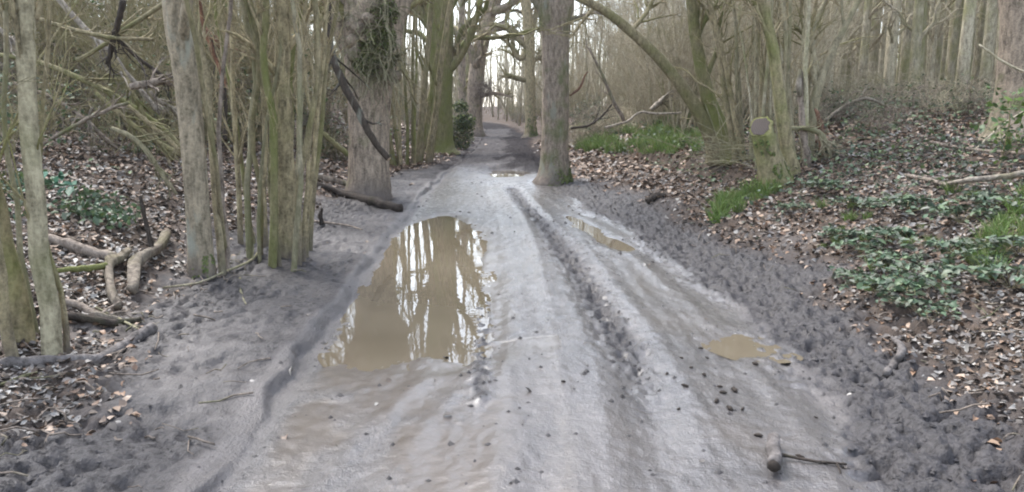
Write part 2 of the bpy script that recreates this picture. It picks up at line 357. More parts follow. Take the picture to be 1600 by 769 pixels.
def sprout(P, R, m, tmin=.3, tmax=1., length=1., ang=(.5, 1.1), up=.2, n=5, rr=.55, rmin=.003, bend=.25, wig=.05):
    k, N, _ = P.shape; K = k*m
    pi = np.repeat(np.arange(k), m); t = tmin+(tmax-tmin)*rng.random(K); f = t*(N-1); i = np.minimum(f.astype(int), N-2); w = (f-i)[:, None]
    p0 = P[pi, i]*(1-w)+P[pi, i+1]*w; T = norm(P[pi, i+1]-P[pi, i]); r0 = (R[pi, i]*(1-w[:, 0])+R[pi, i+1]*w[:, 0])*rr
    d = rng.normal(size=(K, 3)); d = norm(d-T*(d*T).sum(-1, keepdims=True)); a = (ang[0]+(ang[1]-ang[0])*rng.random(K))[:, None]
    D = norm(T*np.cos(a)+d*np.sin(a)+np.array([0, 0, up])); Ls = (length*(.45+.75*rng.random(K))*(1.15-.55*t))[:, None]
    s = np.linspace(0, 1, n)[None, :, None]; bd = rng.normal(size=(K, 1, 3))*bend+np.array([0, 0, up*.5])
    Q = p0[:, None]+Ls[:, None]*(D[:, None]*s+bd*s*s)+wig*Ls[:, None]*rng.normal(size=(K, n, 3))*s
    r0 = np.maximum(r0, rmin); Rq = r0[:, None]*(1-.72*np.linspace(0, 1, n)[None])+0*Q[..., 0]
    return Q, np.maximum(Rq, rmin*.7)
def crown(root, P, R, mat, limbs=6, l1=2.5, n2=6, l2=1.1, n3=5, l3=.45, t0=.35, up=.3, twigmat='twig', ang=(.5, 1.1), rr=.5, rmin=.004, droop=.12, n4=0, sides=6, wig=.06):
    P, R = P[None], R[None]
    B1 = sprout(P, R, limbs, t0, .98, l1, ang, up, 8, rr, .01, .25, wig)
    for k in range(limbs):
        mb = MB(); tubes(mb, B1[0][k], B1[1][k], sides, .1); link('branch', mb.mesh('branch', mat), root)
    B2 = sprout(*B1, n2, .2, 1, l2, (.4, 1.1), droop, 6, .6, rmin*1.5, .3, wig); B3 = sprout(*B2, n3, .15, 1, l3, (.4, 1.1), droop, 4, .6, rmin, .3, wig)
    mb = MB(); tubes(mb, *B2, 4); tubes(mb, *B3, 3)
    if n4: tubes(mb, *sprout(*B3, n4, .2, 1, l3*.5, (.4, 1.), droop, 3, .7, rmin*.8, .2), 3)
    link('twigs', mb.mesh('twigs', twigmat), root, 'stuff')
def pxpath(pts, n=22, lean=0., Y=None, ext=0., wander=.15, sink=.12, base=None):
    """pts = [(px, py, width_px)]; the first stands on the ground, the rest rise at that distance (plus lean m per step)."""
    b0 = G(pts[0][0], pts[0][1]) if base is None else np.asarray(base, float)
    Y0 = b0[1]; P = [b0]; W = [pts[0][2]*math.hypot(b0[0], Y0)**0*Y0/F]
    for k, (px, py, w) in enumerate(pts[1:], 1):
        yy = Y0+lean*k; P.append(at(px, py, yy)); W.append(w*yy/F)
    if ext:
        d = norm(P[-1]-P[-2]); w = W[-1]; s = 4
        for k in range(s):
            d = norm(d+rng.normal(size=3)*wander*.5+np.array([0, 0, .12])); P.append(P[-1]+d*ext/s); W.append(w*(1-.8*(k+1)/s))
    P = np.array(P); W = np.array(W)
    P0 = P[0].copy(); P0[2] -= sink; P = np.vstack([P0, P]); W = np.concatenate([[W[0]*1.08], W])
    Q = catmull(P, n); tt = np.linspace(0, len(P)-1, n); R = np.interp(tt, np.arange(len(P)), W)/2
    return Q, R
def local(root_loc, P): return P-np.asarray(root_loc)[None]
def simple_log(name, label, cat, pts, mat, sides=8, lump=.18, ground=True, Y=None, n=14, group=None, lift=.0, endmat=None, side_twigs=0, dY=0.):
    """a branch or log along pixels; lying on the ground, or hung at distance Y (list or number)"""
    P, W = [], []
    for k, p in enumerate(pts):
        if Y is None: q = G(p[0], p[1]); w = p[2]*q[1]/F; q[2] += w*.3+lift
        else:
            yy = (Y[k] if isinstance(Y, (list, tuple)) else Y)+dY*k; q = at(p[0], p[1], yy); w = p[2]*yy/F
        P.append(q); W.append(w)
    P = np.array(P); Q = catmull(P, n); R = np.interp(np.linspace(0, len(P)-1, n), np.arange(len(P)), W)/2
    Q += rng.normal(size=Q.shape)*R[:, None]*.12
    o = thing(name, label, cat, P[0], group); L_ = local(P[0], Q)
    mb = MB(); tubes(mb, L_, R, sides, lump); link('wood', mb.mesh('wood', mat), o)
    if endmat:
        mb = MB(); T = norm(L_[-1]-L_[-2]); tubes(mb, np.array([L_[-1], L_[-1]+T*R[-1]*.35]), np.array([R[-1]*.93, R[-1]*.8]), sides, .1); link('broken_end', mb.mesh('broken_end', endmat), o)
    if side_twigs:
        B = sprout(L_[None], R[None], side_twigs, .2, 1, .5, (.4, 1.), .05, 5, .5, .003, .2); mb = MB(); tubes(mb, *B, 3); tubes(mb, *sprout(*B, 3, .2, 1, .22, (.4, 1), .0, 3, .6, .0025), 3)
        link('twigs', mb.mesh('twigs', mat), o, 'stuff')
    return o

# ------------------------------------------------------------------ ground, path, puddles
ys = np.concatenate([np.linspace(-14, 1.6, 40), 1.75*1.0062**np.arange(0, 775)]); ys = ys[ys < 210]
xo = 3.2*1.042**np.arange(1, 98)
xs = np.concatenate([-xo[::-1], np.arange(-3.2, 3.2001, .0165), xo])
X, Yg = np.meshgrid(xs, ys); Z = height(X, Yg)
ch = churn_mask(X, Yg, True); li = litter_mask(X, Yg); sl_, sr_ = edge_l(Yg)-X, X-edge_r(Yg)
tr = sst(.05, -.2, np.maximum(sl_, sr_))
wet = tr*(.35+.5*sst(-.25, .25, fbm(X*1.1, Yg*.5, 3, 91)+.08))+.03*sst(1.3, .3, sl_)*(sl_ > 0)
for Q, zw, k, rg in PUD[1:]:
    lo, hi = Q.min(0)-.5, Q.max(0)+.5; mm = (X > lo[0]) & (X < hi[0]) & (Yg > lo[1]) & (Yg < hi[1])
    wet[mm] = np.maximum(wet[mm], 1.0*sst(.10, .0, poly_sd(X[mm], Yg[mm], Q)+.12*fbm(X[mm]*5, Yg[mm]*5, 2, 93)))
wet = np.minimum(wet, .68)+.16*tr*(np.exp(-((X-.22)/.28)**2)+np.exp(-((X-1.1)/.22)**2))*sst(16, 12, Yg)*(1-ch)*sst(-.25, .1, fbm(X*1.5, Yg*.9, 2, 94))
for Q, zw, k, rg in PUD[:1]:
    lo, hi = Q.min(0)-1.2, Q.max(0)+.5; lo[1] -= 1.6; mm = (X > lo[0]) & (X < hi[0]) & (Yg > lo[1]) & (Yg < hi[1])
    wet[mm] = np.maximum(wet[mm], 1.05*sst(1.5, .1, poly_sd(X[mm], Yg[mm], Q)*np.where(Yg[mm] > 5, 3.5, 1)+1.2*fbm(X[mm]*2.5, Yg[mm]*2.5, 3, 92))*tr[mm])
wet = np.maximum(wet, .97*tr*sst(.45, -.1, X+.5*fbm(X*1.2, Yg*1.2, 3, 95))*sst(5.0, 4.2, Yg+.8*fbm(X*2, Yg*2, 2, 96))*(.6+.4*sst(-.25, .1, fbm(X*3, Yg*2.2, 3, 97))))
wet = np.clip(wet*(1-ch*.75), 0, 1); ch = ch*(1-li*.75)
nr, nc = X.shape; idx = np.arange(nr*nc).reshape(nr, nc)
quad = np.stack([idx[:-1, :-1], idx[:-1, 1:], idx[1:, 1:], idx[1:, :-1]], -1).reshape(-1, 4)
on_path = ((sl_ < .12) & (sr_ < .75))[:-1, :-1].ravel()
VV = np.stack([X, Yg, Z], -1).reshape(-1, 3); dull = sst(14, 22, Yg)*np.clip(ch*1.0+.4, 0, 1); MASK = np.stack([wet*(1-dull), li, ch, dull], -1).reshape(-1, 4)
for nm, sel in (('path', on_path), ('ground', ~on_path)):
    q = quad[sel]; u, inv = np.unique(q, return_inverse=True); mb = MB(); mb.add(VV[u], inv.reshape(-1, 4))
    me = mb.mesh(nm, 'ground'); ca = me.color_attributes.new('Mask', 'FLOAT_COLOR', 'POINT'); ca.data.foreach_set('color', MASK[u].astype(np.float32).ravel())
    o = link(nm, me, kind='structure')
    o['label'] = 'muddy rutted woodland track with wheel furrows' if nm == 'path' else 'leafy woodland floor rising on both sides of the muddy track'
plab = ['long murky brown puddle filling the wheel rut beside the mud ledge', 'small murky puddle near the dark churned verge, close to a curved stick', 'narrow slick of water in a groove past the dark furrow', 'bright sliver of water before the dark hump of mud']
for (Q, zw, k, rg), lb in zip(PUD, plab):
    c = Q.mean(0); e = np.roll(Q, -1, 0)-np.roll(Q, 1, 0); nrm = norm(np.stack([e[:, 1], -e[:, 0]], -1))
    if ((Q-c)*nrm).sum() < 0: nrm = -nrm
    E_ = Q+nrm*(.10 if len(Q) > 60 else .04); bmv = [(p[0], p[1], zw) for p in E_]
    me = bpy.data.meshes.new('puddle'); me.from_pydata(bmv, [], [list(range(len(bmv)))]); me.update()
    if me.polygons[0].normal.z < 0: me.flip_normals()
    me.materials.append(M['water']); o = link('puddle', me, kind='structure'); o['label'] = lb

# ------------------------------------------------------------------ single trees
def tree(name, label, cat, trunk, mat, ext=6., lean=0., n=26, sides=14, lump=.07, flare=.25, extra=(), group=None, cr=None):
    P, R = pxpath(trunk, n, lean, ext=ext); b0 = P[0].copy(); b0[2] += .12
    hgt = P[:, 2]-b0[2]; R = R*(1+flare*np.exp(-np.maximum(hgt, 0)/.22))
    o = thing(name, label, cat, b0, group); P = local(b0, P)
    mb = MB(); tubes(mb, P, R, sides, lump); V = mb.v[0]; nv = n*sides; rad = V[:nv]-np.repeat(P, sides, 0); th = np.arctan2(rad[:, 1], rad[:, 0]); ph = rng.random()*6.28
    lob = np.exp(-np.maximum(V[:nv, 2], 0)/.16)*np.clip(np.cos(th*3+ph)+.6*np.cos(th*5+ph*2), 0, 2)*flare*.8; V[:nv, :2] += rad[:, :2]*lob[:, None]
    link('trunk', mb.mesh('trunk', mat), o)
    for pts, dy in extra:                          # limbs the photo shows: (pixels, metres nearer or farther per step)
        Q = np.array([at(p[0], p[1], b0[1]+dy*k) for k, p in enumerate(pts)])-b0; W = [p[2]*b0[1]/F/2 for p in pts]
        Qs = catmull(Q, 14); Rs = np.interp(np.linspace(0, len(pts)-1, 14), np.arange(len(pts)), W)
        mb = MB(); tubes(mb, Qs, Rs, 8, .15); br = link('branch', mb.mesh('branch', mat), o)
        B = sprout(Qs[None], Rs[None], 9, .25, 1, .9, (.4, 1.1), .1, 6, .5, .006, .3, .06); C = sprout(*B, 5, .2, 1, .4, (.4, 1.1), .05, 4, .6, .004, .3)
        mb = MB(); tubes(mb, *B, 4); tubes(mb, *C, 3); link('twigs', mb.mesh('twigs', 'twig'), br, 'stuff')
    if cr: crown(o, P[int(n*.3):], R[int(n*.3):], mat, **cr)
    return o, P, R
def coppice(name, label, stems, mats, ext=4.5, group=None, twigs=True, lean=.1, tw=dict(m=7, l=1.0)):
    b0 = G(stems[0][0][0], stems[0][0][1]); o = thing(name, label, 'hazel', b0, group); PP, RR = [], []
    for k, st in enumerate(stems):
        dep = st[0][3] if len(st[0]) > 3 else 0.
        base = G(st[0][0], st[0][1]); 
        if dep: base = at(st[0][0], st[0][1], base[1]+dep); base[2] = min(base[2], float(height(base[:1], base[1:2])[0]))
        P, R = pxpath([p[:3] for p in st], 18, lean*rng.normal(), ext=ext*(.7+.6*rng.random()), base=base, wander=.18)
        P = local(b0, P)+rng.normal(size=P.shape)*.008; PP.append(P); RR.append(R)
        mb = MB(); tubes(mb, P, R, 8, .1); link('stem', mb.mesh('stem', mats[k % len(mats)]), o)
    if twigs:
        mb = MB(); P, R = np.array(PP), np.array(RR)
        B = sprout(P, R, tw['m'], .25, 1, tw['l'], (.3, .9), .35, 6, .5, .004, .2, .05); C = sprout(*B, 4, .2, 1, .45, (.3, 1), .2, 4, .6, .003, .2); D = sprout(*C, 3, .2, 1, .22, (.3, 1), .1, 3, .7, .0025)
        tubes(mb, *B, 4); tubes(mb, *C, 3); tubes(mb, *D, 3); link('twigs', mb.mesh('twigs', 'twig'), o, 'stuff')
    return o
def leaf_blob(parent, name, c, r, n, size, cols, mat='ivy', kind='stuff', sq=(1, 1, 1)):
    d = norm(rng.normal(size=(n, 3)))*(rng.random((n, 1))**.45)*r*np.array(sq); mb = MB(); leaves(mb, c+d, size, cols, norm(d+np.array([0, 0, .3])+.5*rng.normal(size=(n, 3)))); return link(name, mb.mesh(name, mat), parent, kind)
def leaves(mb, P, size, cols, nrm=None, tilt=.5, long=1.5, fold=.22):
    """one folded six-point leaf at each point"""
    n = len(P); cols = np.asarray(cols)
    if nrm is None: nrm = norm(np.array([0, 0, 1.])+tilt*rng.normal(size=(n, 3)))
    a = rng.normal(size=(n, 3)); A = norm(a-nrm*(a*nrm).sum(-1, keepdims=True)); B = np.cross(nrm, A)
    s = size*(.6+.8*rng.random((n, 1))) if np.isscalar(size) else size[:, None]
    fo = fold*(rng.random((n, 1))*1.6-.3); cu = .25*rng.normal(size=(n, 1))
    def pt(u, v, w): return P+s*(A*u*long/2+B*v*.5+nrm*w)
    V = np.stack([pt(-1, 0, cu), pt(-.25, .9, fo), pt(.55, .62, fo+cu*.4), pt(1, 0, cu*1.2), pt(.55, -.62, fo+cu*.4), pt(-.25, -.9, fo), pt(.2, 0, 0*fo)], 1)
    k = np.arange(n)[:, None, None]*7; tri = np.array([[0, 6, 1], [1, 6, 2], [2, 6, 3], [3, 6, 4], [4, 6, 5], [5, 6, 0]])
    c = cols[rng.integers(0, len(cols), n)]*(.75+.5*rng.random((n, 1)))
    mb.add(V.reshape(-1, 3), None, (k+tri[None]).reshape(-1, 3), np.repeat(c, 7, 0))
def moss_collar(parent, P, R, z0, z1, n, size=.018, ang=(3.4, 6.1), dense=.0):
    z = z0+(z1-z0)*rng.random(n)**2.2; a = rng.normal((ang[0]+ang[1])/2, (ang[1]-ang[0])/3, n); m_ = fbm(a*2.2, z*7, 3, 33) > -.02+dense+.3*(z-z0)/(z1-z0); z, a = z[m_], a[m_]
    c = np.stack([np.interp(z, P[:, 2], P[:, k]) for k in (0, 1)], -1); r = np.interp(z, P[:, 2], R)*(1.02+.06*rng.random(len(z))); d = np.stack([np.cos(a), np.sin(a)], -1)
    mb = MB(); leaves(mb, np.column_stack([c+d*r[:, None], z]), size, MOSS, norm(np.column_stack([d, .4+0*a])+.5*rng.normal(size=(len(z), 3)))); return link('moss', mb.mesh('moss', 'ivy', False), parent, 'stuff')
GREEN = [(.05, .10, .03), (.07, .13, .04), (.035, .075, .03), (.09, .14, .04)]
MOSS = [(.15, .21, .04), (.20, .25, .055), (.11, .16, .035), (.08, .11, .03)]
IVY = [(.075, .14, .075), (.10, .17, .095), (.06, .11, .06), (.12, .19, .09), (.15, .19, .125)]

# left side, near to far
coppice('hazel_stool', 'pale slender hazel stems with mossy foot rising behind the long curved log',
    [[(86, 556, 32), (70, 420, 29), (52, 250, 27), (42, 100, 26), (40, 0, 26)], [(106, 552, 11), (92, 440, 9), (62, 300, 8), (40, 120, 8)], [(20, 562, 20), (8, 470, 20), (-12, 330, 18), (-30, 150, 16)],
     [(40, 530, 40), (14, 420, 36), (-15, 300, 32), (-60, 120, 28)], [(55, 520, 12), (30, 380, 9), (5, 200, 8), (10, 60, 8)], [(70, 530, 9), (58, 400, 7), (66, 200, 6), (80, 20, 6)]],
    ['hazel_pale', 'hazel', 'hazel', 'mossy'], ext=4, lean=.05)
o, _, _R = tree('hazel_tree', 'single smooth trunk streaked with pale lichen, green moss at its foot, beside stick-strewn mud', 'tree',
    [(316, 430, 37), (312, 380, 36), (306, 290, 36), (292, 130, 37), (273, 0, 38)], 'lichen', ext=6, flare=.18, lump=.05, cr=dict(limbs=9, l1=2.2, n2=6, l2=1, n3=5, t0=.25, up=.5))
moss_collar(o, _, _R, -.02, .22, 1500, .014)
coppice('hazel_shoots', 'thin reddish stems standing close beside the lichen-streaked trunk',
    [[(347, 428, 13), (338, 330, 11), (330, 200, 10), (318, 100, 12), (296, 0, 12)], [(357, 424, 8), (350, 330, 7), (345, 230, 7), (352, 80, 6), (360, 0, 6)], [(352, 420, 7), (342, 300, 7), (322, 160, 8), (300, 40, 8)]], ['hazel', 'dead'], ext=3.5)
st = [[(446, 400, 40), (446, 300, 30), (445, 200, 27), (442, 100, 24), (440, 0, 22)]]
for x0, x1, x2, w, y0, dp in [(376, 368, 355, 12, 388, .1), (391, 386, 380, 15, 404, 0), (407, 402, 398, 12, 398, 0), (426, 424, 420, 18, 408, -.1), (466, 478, 490, 14, 406, -.1), (479, 494, 506, 12, 402, 0), (456, 463, 458, 12, 408, -.15), (415, 410, 404, 14, 396, .2), (398, 376, 340, 9, 392, .3), (485, 503, 528, 11, 398, .2), (435, 432, 414, 12, 398, .3), (470, 470, 470, 14, 398, .3), (384, 366, 336, 10, 390, .4), (460, 450, 476, 13, 400, .35), (437, 420, 392, 10, 405, -.1), (474, 482, 478, 9, 405, -.05), (405, 415, 430, 8, 402, -.05)]:
    w *= .8; st.append([(x0, y0, w, dp*2), ((x0+x1)/2+rng.normal()*4, 300, w*.85), (x1+rng.normal()*4, 200, w*.8), ((x1+x2)/2+rng.normal()*7, 100, w*.75), (x2+rng.normal()*5, 0, w*.7)])
coppice('hazel_stool', 'dense clump of many upright stems rooted at the edge of the mud ledge', st, ['hazel', 'hazel', 'hazel_pale', 'hazel', 'mossy'], ext=4, lean=.04, tw=dict(m=6, l=.9))

o, P, R = tree('oak_tree', 'stout old oak with mossy swollen bole and dark mud-stained foot', 'tree',
    [(576, 306, 66), (577, 280, 64), (577, 210, 62), (578, 140, 68), (582, 70, 88), (582, 0, 104), (585, -80, 90)], 'oak', ext=5, n=34, sides=20, lump=.09, flare=.12,
    extra=[([(560, 90, 40), (540, 55, 34), (522, 10, 30), (500, -70, 24)], -.1), ([(600, 60, 40), (628, 10, 30), (660, -50, 24), (690, -120, 16)], .1), ([(606, 40, 24), (616, 70, 20), (612, 110, 10)], -.15)], cr=dict(limbs=8, l1=4, n2=6, l2=1.7, n3=5, l3=.7, t0=.35, up=.25, ang=(.7, 1.3), wig=.09))
mb = MB()
for k in range(16):                                  # burrs on the bole
    p = at(rng.uniform(548, 616), rng.uniform(15, 130), o.location[1]-.38)-np.array(o.location); r = rng.uniform(.06, .16); d = np.array([0, -1, .2])+.5*rng.normal(size=3)
    mb = MB(); tubes(mb, np.array([p, p+d*r*.4, p+d*r*.8, p+d*r]), np.array([r*.9, r, r*.7, r*.2]), 7, .35); link('burr', mb.mesh('burr', 'oak'), o)
for px, py, r, n in [(590, 60, .30, 2600), (572, 95, .24, 1500), (596, 20, .28, 1500), (605, 95, .14, 500)]: leaf_blob(o, 'moss', at(px, py, o.location[1]-.45)-np.array(o.location), r, n, .028, MOSS+[(.13, .12, .05)]*2, sq=(1, .6, 1))
mb = MB(); k = 150; p0 = np.array([at(rng.uniform(540, 625), rng.uniform(0, 120), o.location[1]-.4) for _ in range(k)])-np.array(o.location); d = norm(np.stack([rng.normal(size=k)*.7, -np.abs(rng.normal(size=k)), rng.normal(size=k)*.7-.1], -1))
s = np.linspace(0, 1, 5)[None, :, None]; Q = p0[:, None]+d[:, None]*s*(.3+.6*rng.random((k, 1, 1)))+np.array([0, 0, -.35])*s*s+.03*rng.normal(size=(k, 5, 3)); tubes(mb, Q, np.full((k, 5), .006), 3); link('epicormic_twigs', mb.mesh('twigs', 'hazel_pale'), o, 'stuff')

st = []
for k in range(11):
    x0 = 616+k*5.2+rng.normal()*2; w = rng.choice([5, 6, 8, 12]); x2 = x0+(x0-640)*1.3+rng.normal()*16
    st.append([(x0, 262-abs(k-3)*1.2, w, .3*rng.random()), (x0+(x2-x0)*.3, 190, w*.85), (x0+(x2-x0)*.6+rng.normal()*3, 100, w*.75), (x2, 0, w*.65)])
coppice('hazel_stool', 'spreading clump of mossy green stems just past the stout old oak', st, ['mossy', 'hazel'], ext=2.5, tw=dict(m=6, l=1.1))
ex = lambda L: L
o, P, R = tree('oak_tree', 'tall mossy oak between the spreading hazel clump and the ivy bush', 'tree', [(690, 240, 46), (689, 225, 38), (689, 150, 34), (690, 80, 36), (684, 0, 44)], 'mossy', ext=9, sides=14,
    extra=[([(690, 120, 14), (715, 95, 11), (735, 55, 10), (752, 0, 8)], -.2), ([(688, 60, 20), (660, 20, 16), (640, -40, 12)], .2), ([(694, 30, 14), (715, -10, 11), (735, -50, 8), (760, -110, 6)], .0)], cr=dict(limbs=8, l1=4.2, n2=6, l2=1.9, n3=4, l3=.9, t0=.15, up=.2, ang=(.7, 1.3), wig=.1, rmin=.007, rr=.3))
o, P, R = tree('oak_tree', 'gnarled oak with a dark twiggy burr at the end of the left row', 'tree', [(744, 213, 26), (743, 195, 22), (742, 150, 25), (748, 90, 23), (762, 30, 22), (772, 0, 24)], 'oak', ext=10, lean=.1,
    extra=[([(760, 50, 14), (790, 42, 11), (815, 60, 8), (826, 80, 5)], .0), ([(746, 105, 14), (730, 70, 11), (700, 40, 9)], -.2), ([(766, 20, 13), (800, 5, 10), (830, -25, 7)], .2), ([(752, 150, 8), (775, 146, 5), (800, 152, 3)], -.2)], cr=dict(limbs=9, l1=5, n2=6, l2=2.2, n3=4, l3=1.1, t0=.1, up=.15, ang=(.8, 1.4), wig=.11, rmin=.008, rr=.3))
lo = np.array(o.location); mb = MB(); k = 220; c = at(755, 140, lo[1]-.4)-lo; p0 = c+norm(rng.normal(size=(k, 3)))*.35; d = norm(rng.normal(size=(k, 3)))
tubes(mb, p0[:, None]+d[:, None]*np.linspace(0, 1, 4)[None, :, None]*.6+.05*rng.normal(size=(k, 4, 3)), np.full((k, 4), .010), 3); link('burr_twigs', mb.mesh('twigs', 'dead'), o, 'stuff')
b0 = G(716, 233); o = thing('ivy_bush', 'rounded dark green ivy bush at the foot of the row of oaks', 'bush', b0); [leaf_blob(o, 'foliage', np.array(q), r_, n_, .06, GREEN+MOSS, sq=(1, .8, .9)) for q, r_, n_ in (([0, 0, .45], .6, 1500), ([.25, -.1, .95], .4, 700), ([-.35, .1, .85], .45, 700), ([.1, 0, 1.5], .3, 250))]
mb = MB(); B = sprout(np.array([[[0, 0, -.1], [0, 0, .3], [0, 0, .6], [.05, 0, 1.]]]), np.array([[.05, .04, .03, .02]]), 22, .0, .8, .6, (.4, 1.2), .3, 5); tubes(mb, *B, 4); link('stems', mb.mesh('stems', 'twig'), o, 'stuff')

# right side
o, P, R = tree('tree', 'straight grey trunk standing at the right edge of the track, forking overhead', 'tree',
    [(864, 288, 52), (866, 270, 46), (867, 230, 42), (868, 150, 40), (868, 60, 42), (868, 10, 54), (876, -60, 40)], 'ash', ext=7, n=34, sides=18, lump=.05, flare=.22,
    extra=[([(862, 25, 30), (846, 5, 26), (820, -30, 22), (780, -90, 16)], .1), ([(884, 35, 8), (905, 28, 7), (925, 20, 5), (940, 22, 3)], -.1)], cr=dict(limbs=9, l1=3.5, n2=8, l2=1.5, n3=6, l3=.7, t0=.5, up=.3))
moss_collar(o, P, R, 0, .9, 1800, .02, (4.9, 6.6))
o, P, R = tree('tree', 'slim olive trunk with a snapped limb, across the track from the gnarled oak', 'tree', [(829, 214, 20), (829, 200, 17), (828, 120, 16), (827, 50, 16), (820, 0, 15)], 'hazel', ext=9,
    extra=[([(827, 78, 9), (806, 58, 8), (788, 42, 7), (765, 40, 4)], .0), ([(824, 80, 10), (812, 92, 9), (796, 70, 6), (770, 50, 4)], -.1), ([(824, 126, 8), (808, 122, 8), (790, 117, 7)], -.1), ([(832, 95, 7), (842, 88, 6), (855, 82, 5)], .1), ([(830, 50, 9), (838, 20, 8), (845, -20, 7)], .1)], cr=dict(limbs=10, l1=4.5, n2=8, l2=2, n3=7, l3=1, t0=.1, up=.2, ang=(.7, 1.3), wig=.1, rmin=.009, rr=.3))
moss_collar(o, P, R, 0, 2.2, 1500, .05, (4.4, 6.6))
o, P, R = tree('leaning_tree', 'mossy stem leaning far over from the bank and arching towards the track', 'tree', [(1126, 249, 32), (1112, 215, 24), (1085, 165, 20), (1042, 106, 17), (1000, 62, 15), (945, 17, 13), (895, -8, 13), (840, -40, 10)], 'hazel', ext=1.5, lean=-.12, n=34, sides=12,
    extra=[([(1060, 130, 7), (1100, 170, 5), (1150, 215, 3)], -.05), ([(985, 50, 8), (1010, 20, 6), (1030, -20, 5)], .1), ([(930, 10, 7), (905, 40, 4), (890, 60, 3)], -.1)], cr=dict(limbs=8, l1=1.3, n2=5, l2=.7, n3=4, l3=.4, t0=.3, up=.4))
o, P, R = tree('mossy_tree', 'upright mossy stem sharing its foot with the far-leaning stem', 'tree', [(1142, 246, 34), (1130, 210, 27), (1110, 165, 23), (1094, 100, 19), (1084, 40, 17), (1080, 0, 16)], 'mossy', ext=5, n=24, sides=12, extra=[([(1100, 130, 9), (1122, 70, 7), (1128, 10, 6)], .1)], cr=dict(limbs=9, l1=1.8, n2=6, l2=.9, n3=5, l3=.4, t0=.2, up=.4))
coppice('hazel_stool', 'loose clump of thin stems between the leaning stem and the sawn stump', [[(1152+k*7, 262+rng.normal()*4, w, rng.random()*.6), (1150+k*7+dx*.3, 180, w*.8), (1150+k*7+dx*.6, 90, w*.75), (1148+k*7+dx, 0, w*.7)] for k, (w, dx) in enumerate([(11, -40), (7, -10), (9, -55), (7, 10), (6, 30)])], ['hazel', 'hazel_pale'], ext=4, tw=dict(m=8, l=1.1))

b0 = G(1212, 292); o = thing('sawn_stump', 'tall mossy stump with a dark sawn face, in front of thin coppice stems', 'stump', b0)
Q, R = pxpath([(1212, 292, 62), (1205, 265, 46), (1197, 235, 37), (1191, 208, 34), (1188, 184, 33)], 16); Q = local(b0, Q); mb = MB(); tubes(mb, Q, R, 18, .16); V = mb.v[0][:16*18]
T = norm(np.array([-.34, -.60, .72])); c0 = at(1189, 197, b0[1])-b0; zp = c0[2]-((V[:, 0]-c0[0])*T[0]+(V[:, 1]-c0[1])*T[1])/T[2]; V[:, 2] = np.minimum(V[:, 2], zp); ring = V[15*18:].copy(); mid = ring.mean(0); mb.v[0][-1] = mid
link('trunk', mb.mesh('trunk', 'mossy'), o)
mb = MB(); face = mid+(ring-mid)*.84+T*.006; mb.add(np.vstack([face, mid+T*.009]), None, [(i, (i+1) % 18, 18) for i in range(18)]); link('sawn_face', mb.mesh('sawn_face', 'cut'), o)
moss_collar(o, Q, R, -.02, .75, 4200, .022)
st = []
for k in range(20):
    x0 = 1168+k*5+rng.normal()*3; w = rng.choice([4, 5, 7, 9]); x2 = x0+rng.normal()*22
    st.append([(x0, 268+rng.normal()*5, w, .25+.8*rng.random()), (x0+(x2-x0)*.35, 190, w*.85), (x0+(x2-x0)*.65+rng.normal()*2, 90, w*.75), (x2, 0, w*.7)])
coppice('hazel_stool', 'thicket of thin straight poles growing around the sawn stump', st, ['hazel_pale', 'hazel', 'grey'], ext=4.5, tw=dict(m=6, l=.9))
tree('mossy_tree', 'crooked bright-mossed stem leaning above the sawn stump', 'tree', [(1238, 272, 24), (1231, 235, 20), (1222, 180, 20), (1212, 100, 18), (1200, 40, 16), (1190, 0, 15)], 'mossy', ext=4, n=22, sides=10, lump=.15, extra=[([(1214, 110, 9), (1200, 60, 7), (1180, 10, 6)], -.1)], cr=dict(limbs=6, l1=1.5, n2=5, l2=.8, n3=4, l3=.4, t0=.3, up=.4))
o = simple_log('broken_snag', 'thin dead stem snapped off with a bare white tip, beside the bright-mossed stem', 'snag', [(1262, 262, 13), (1256, 210, 12), (1252, 160, 11), (1250, 112, 9)], 'dead', Y=G(1262, 262)[1], lump=.25, endmat='pale')
mb = MB(); Yb = G(1262, 262)[1]; Q = np.array([at(1250, 150, Yb-.05), at(1249, 130, Yb-.05), at(1250, 108, Yb-.03)])-np.array(o.location); tubes(mb, Q, np.array([.03, .045, .02]), 6, .3); link('bare_wood', mb.mesh('bare_wood', 'pale'), o)
tree('forked_tree', 'pale bent stem forking above the ivy to one side of the white-tipped snag', 'tree', [(1262, 245, 16), (1268, 190, 14), (1276, 145, 14), (1298, 85, 12), (1326, 30, 10), (1345, -10, 9)], 'hazel_pale', ext=3, n=22, sides=9, extra=[([(1276, 145, 9), (1270, 95, 8), (1272, 40, 7), (1290, 0, 6)], .05), ([(1318, 42, 5), (1315, 10, 4), (1314, -20, 3)], .0), ([(1282, 125, 7), (1262, 60, 5), (1225, 25, 3)], .1)], cr=dict(limbs=6, l1=1.2, n2=4, l2=.7, n3=4, l3=.35, t0=.4, up=.3))
tree('tree', 'thick trunk with greenish bark standing in ivy high on the bank', 'tree', [(1594, 214, 96), (1595, 190, 80), (1598, 120, 70), (1600, 0, 68)], 'oak', ext=8, n=26, sides=18, flare=.2, cr=dict(limbs=8, l1=3, n2=6, l2=1.4, n3=5, l3=.6, t0=.5, up=.3))

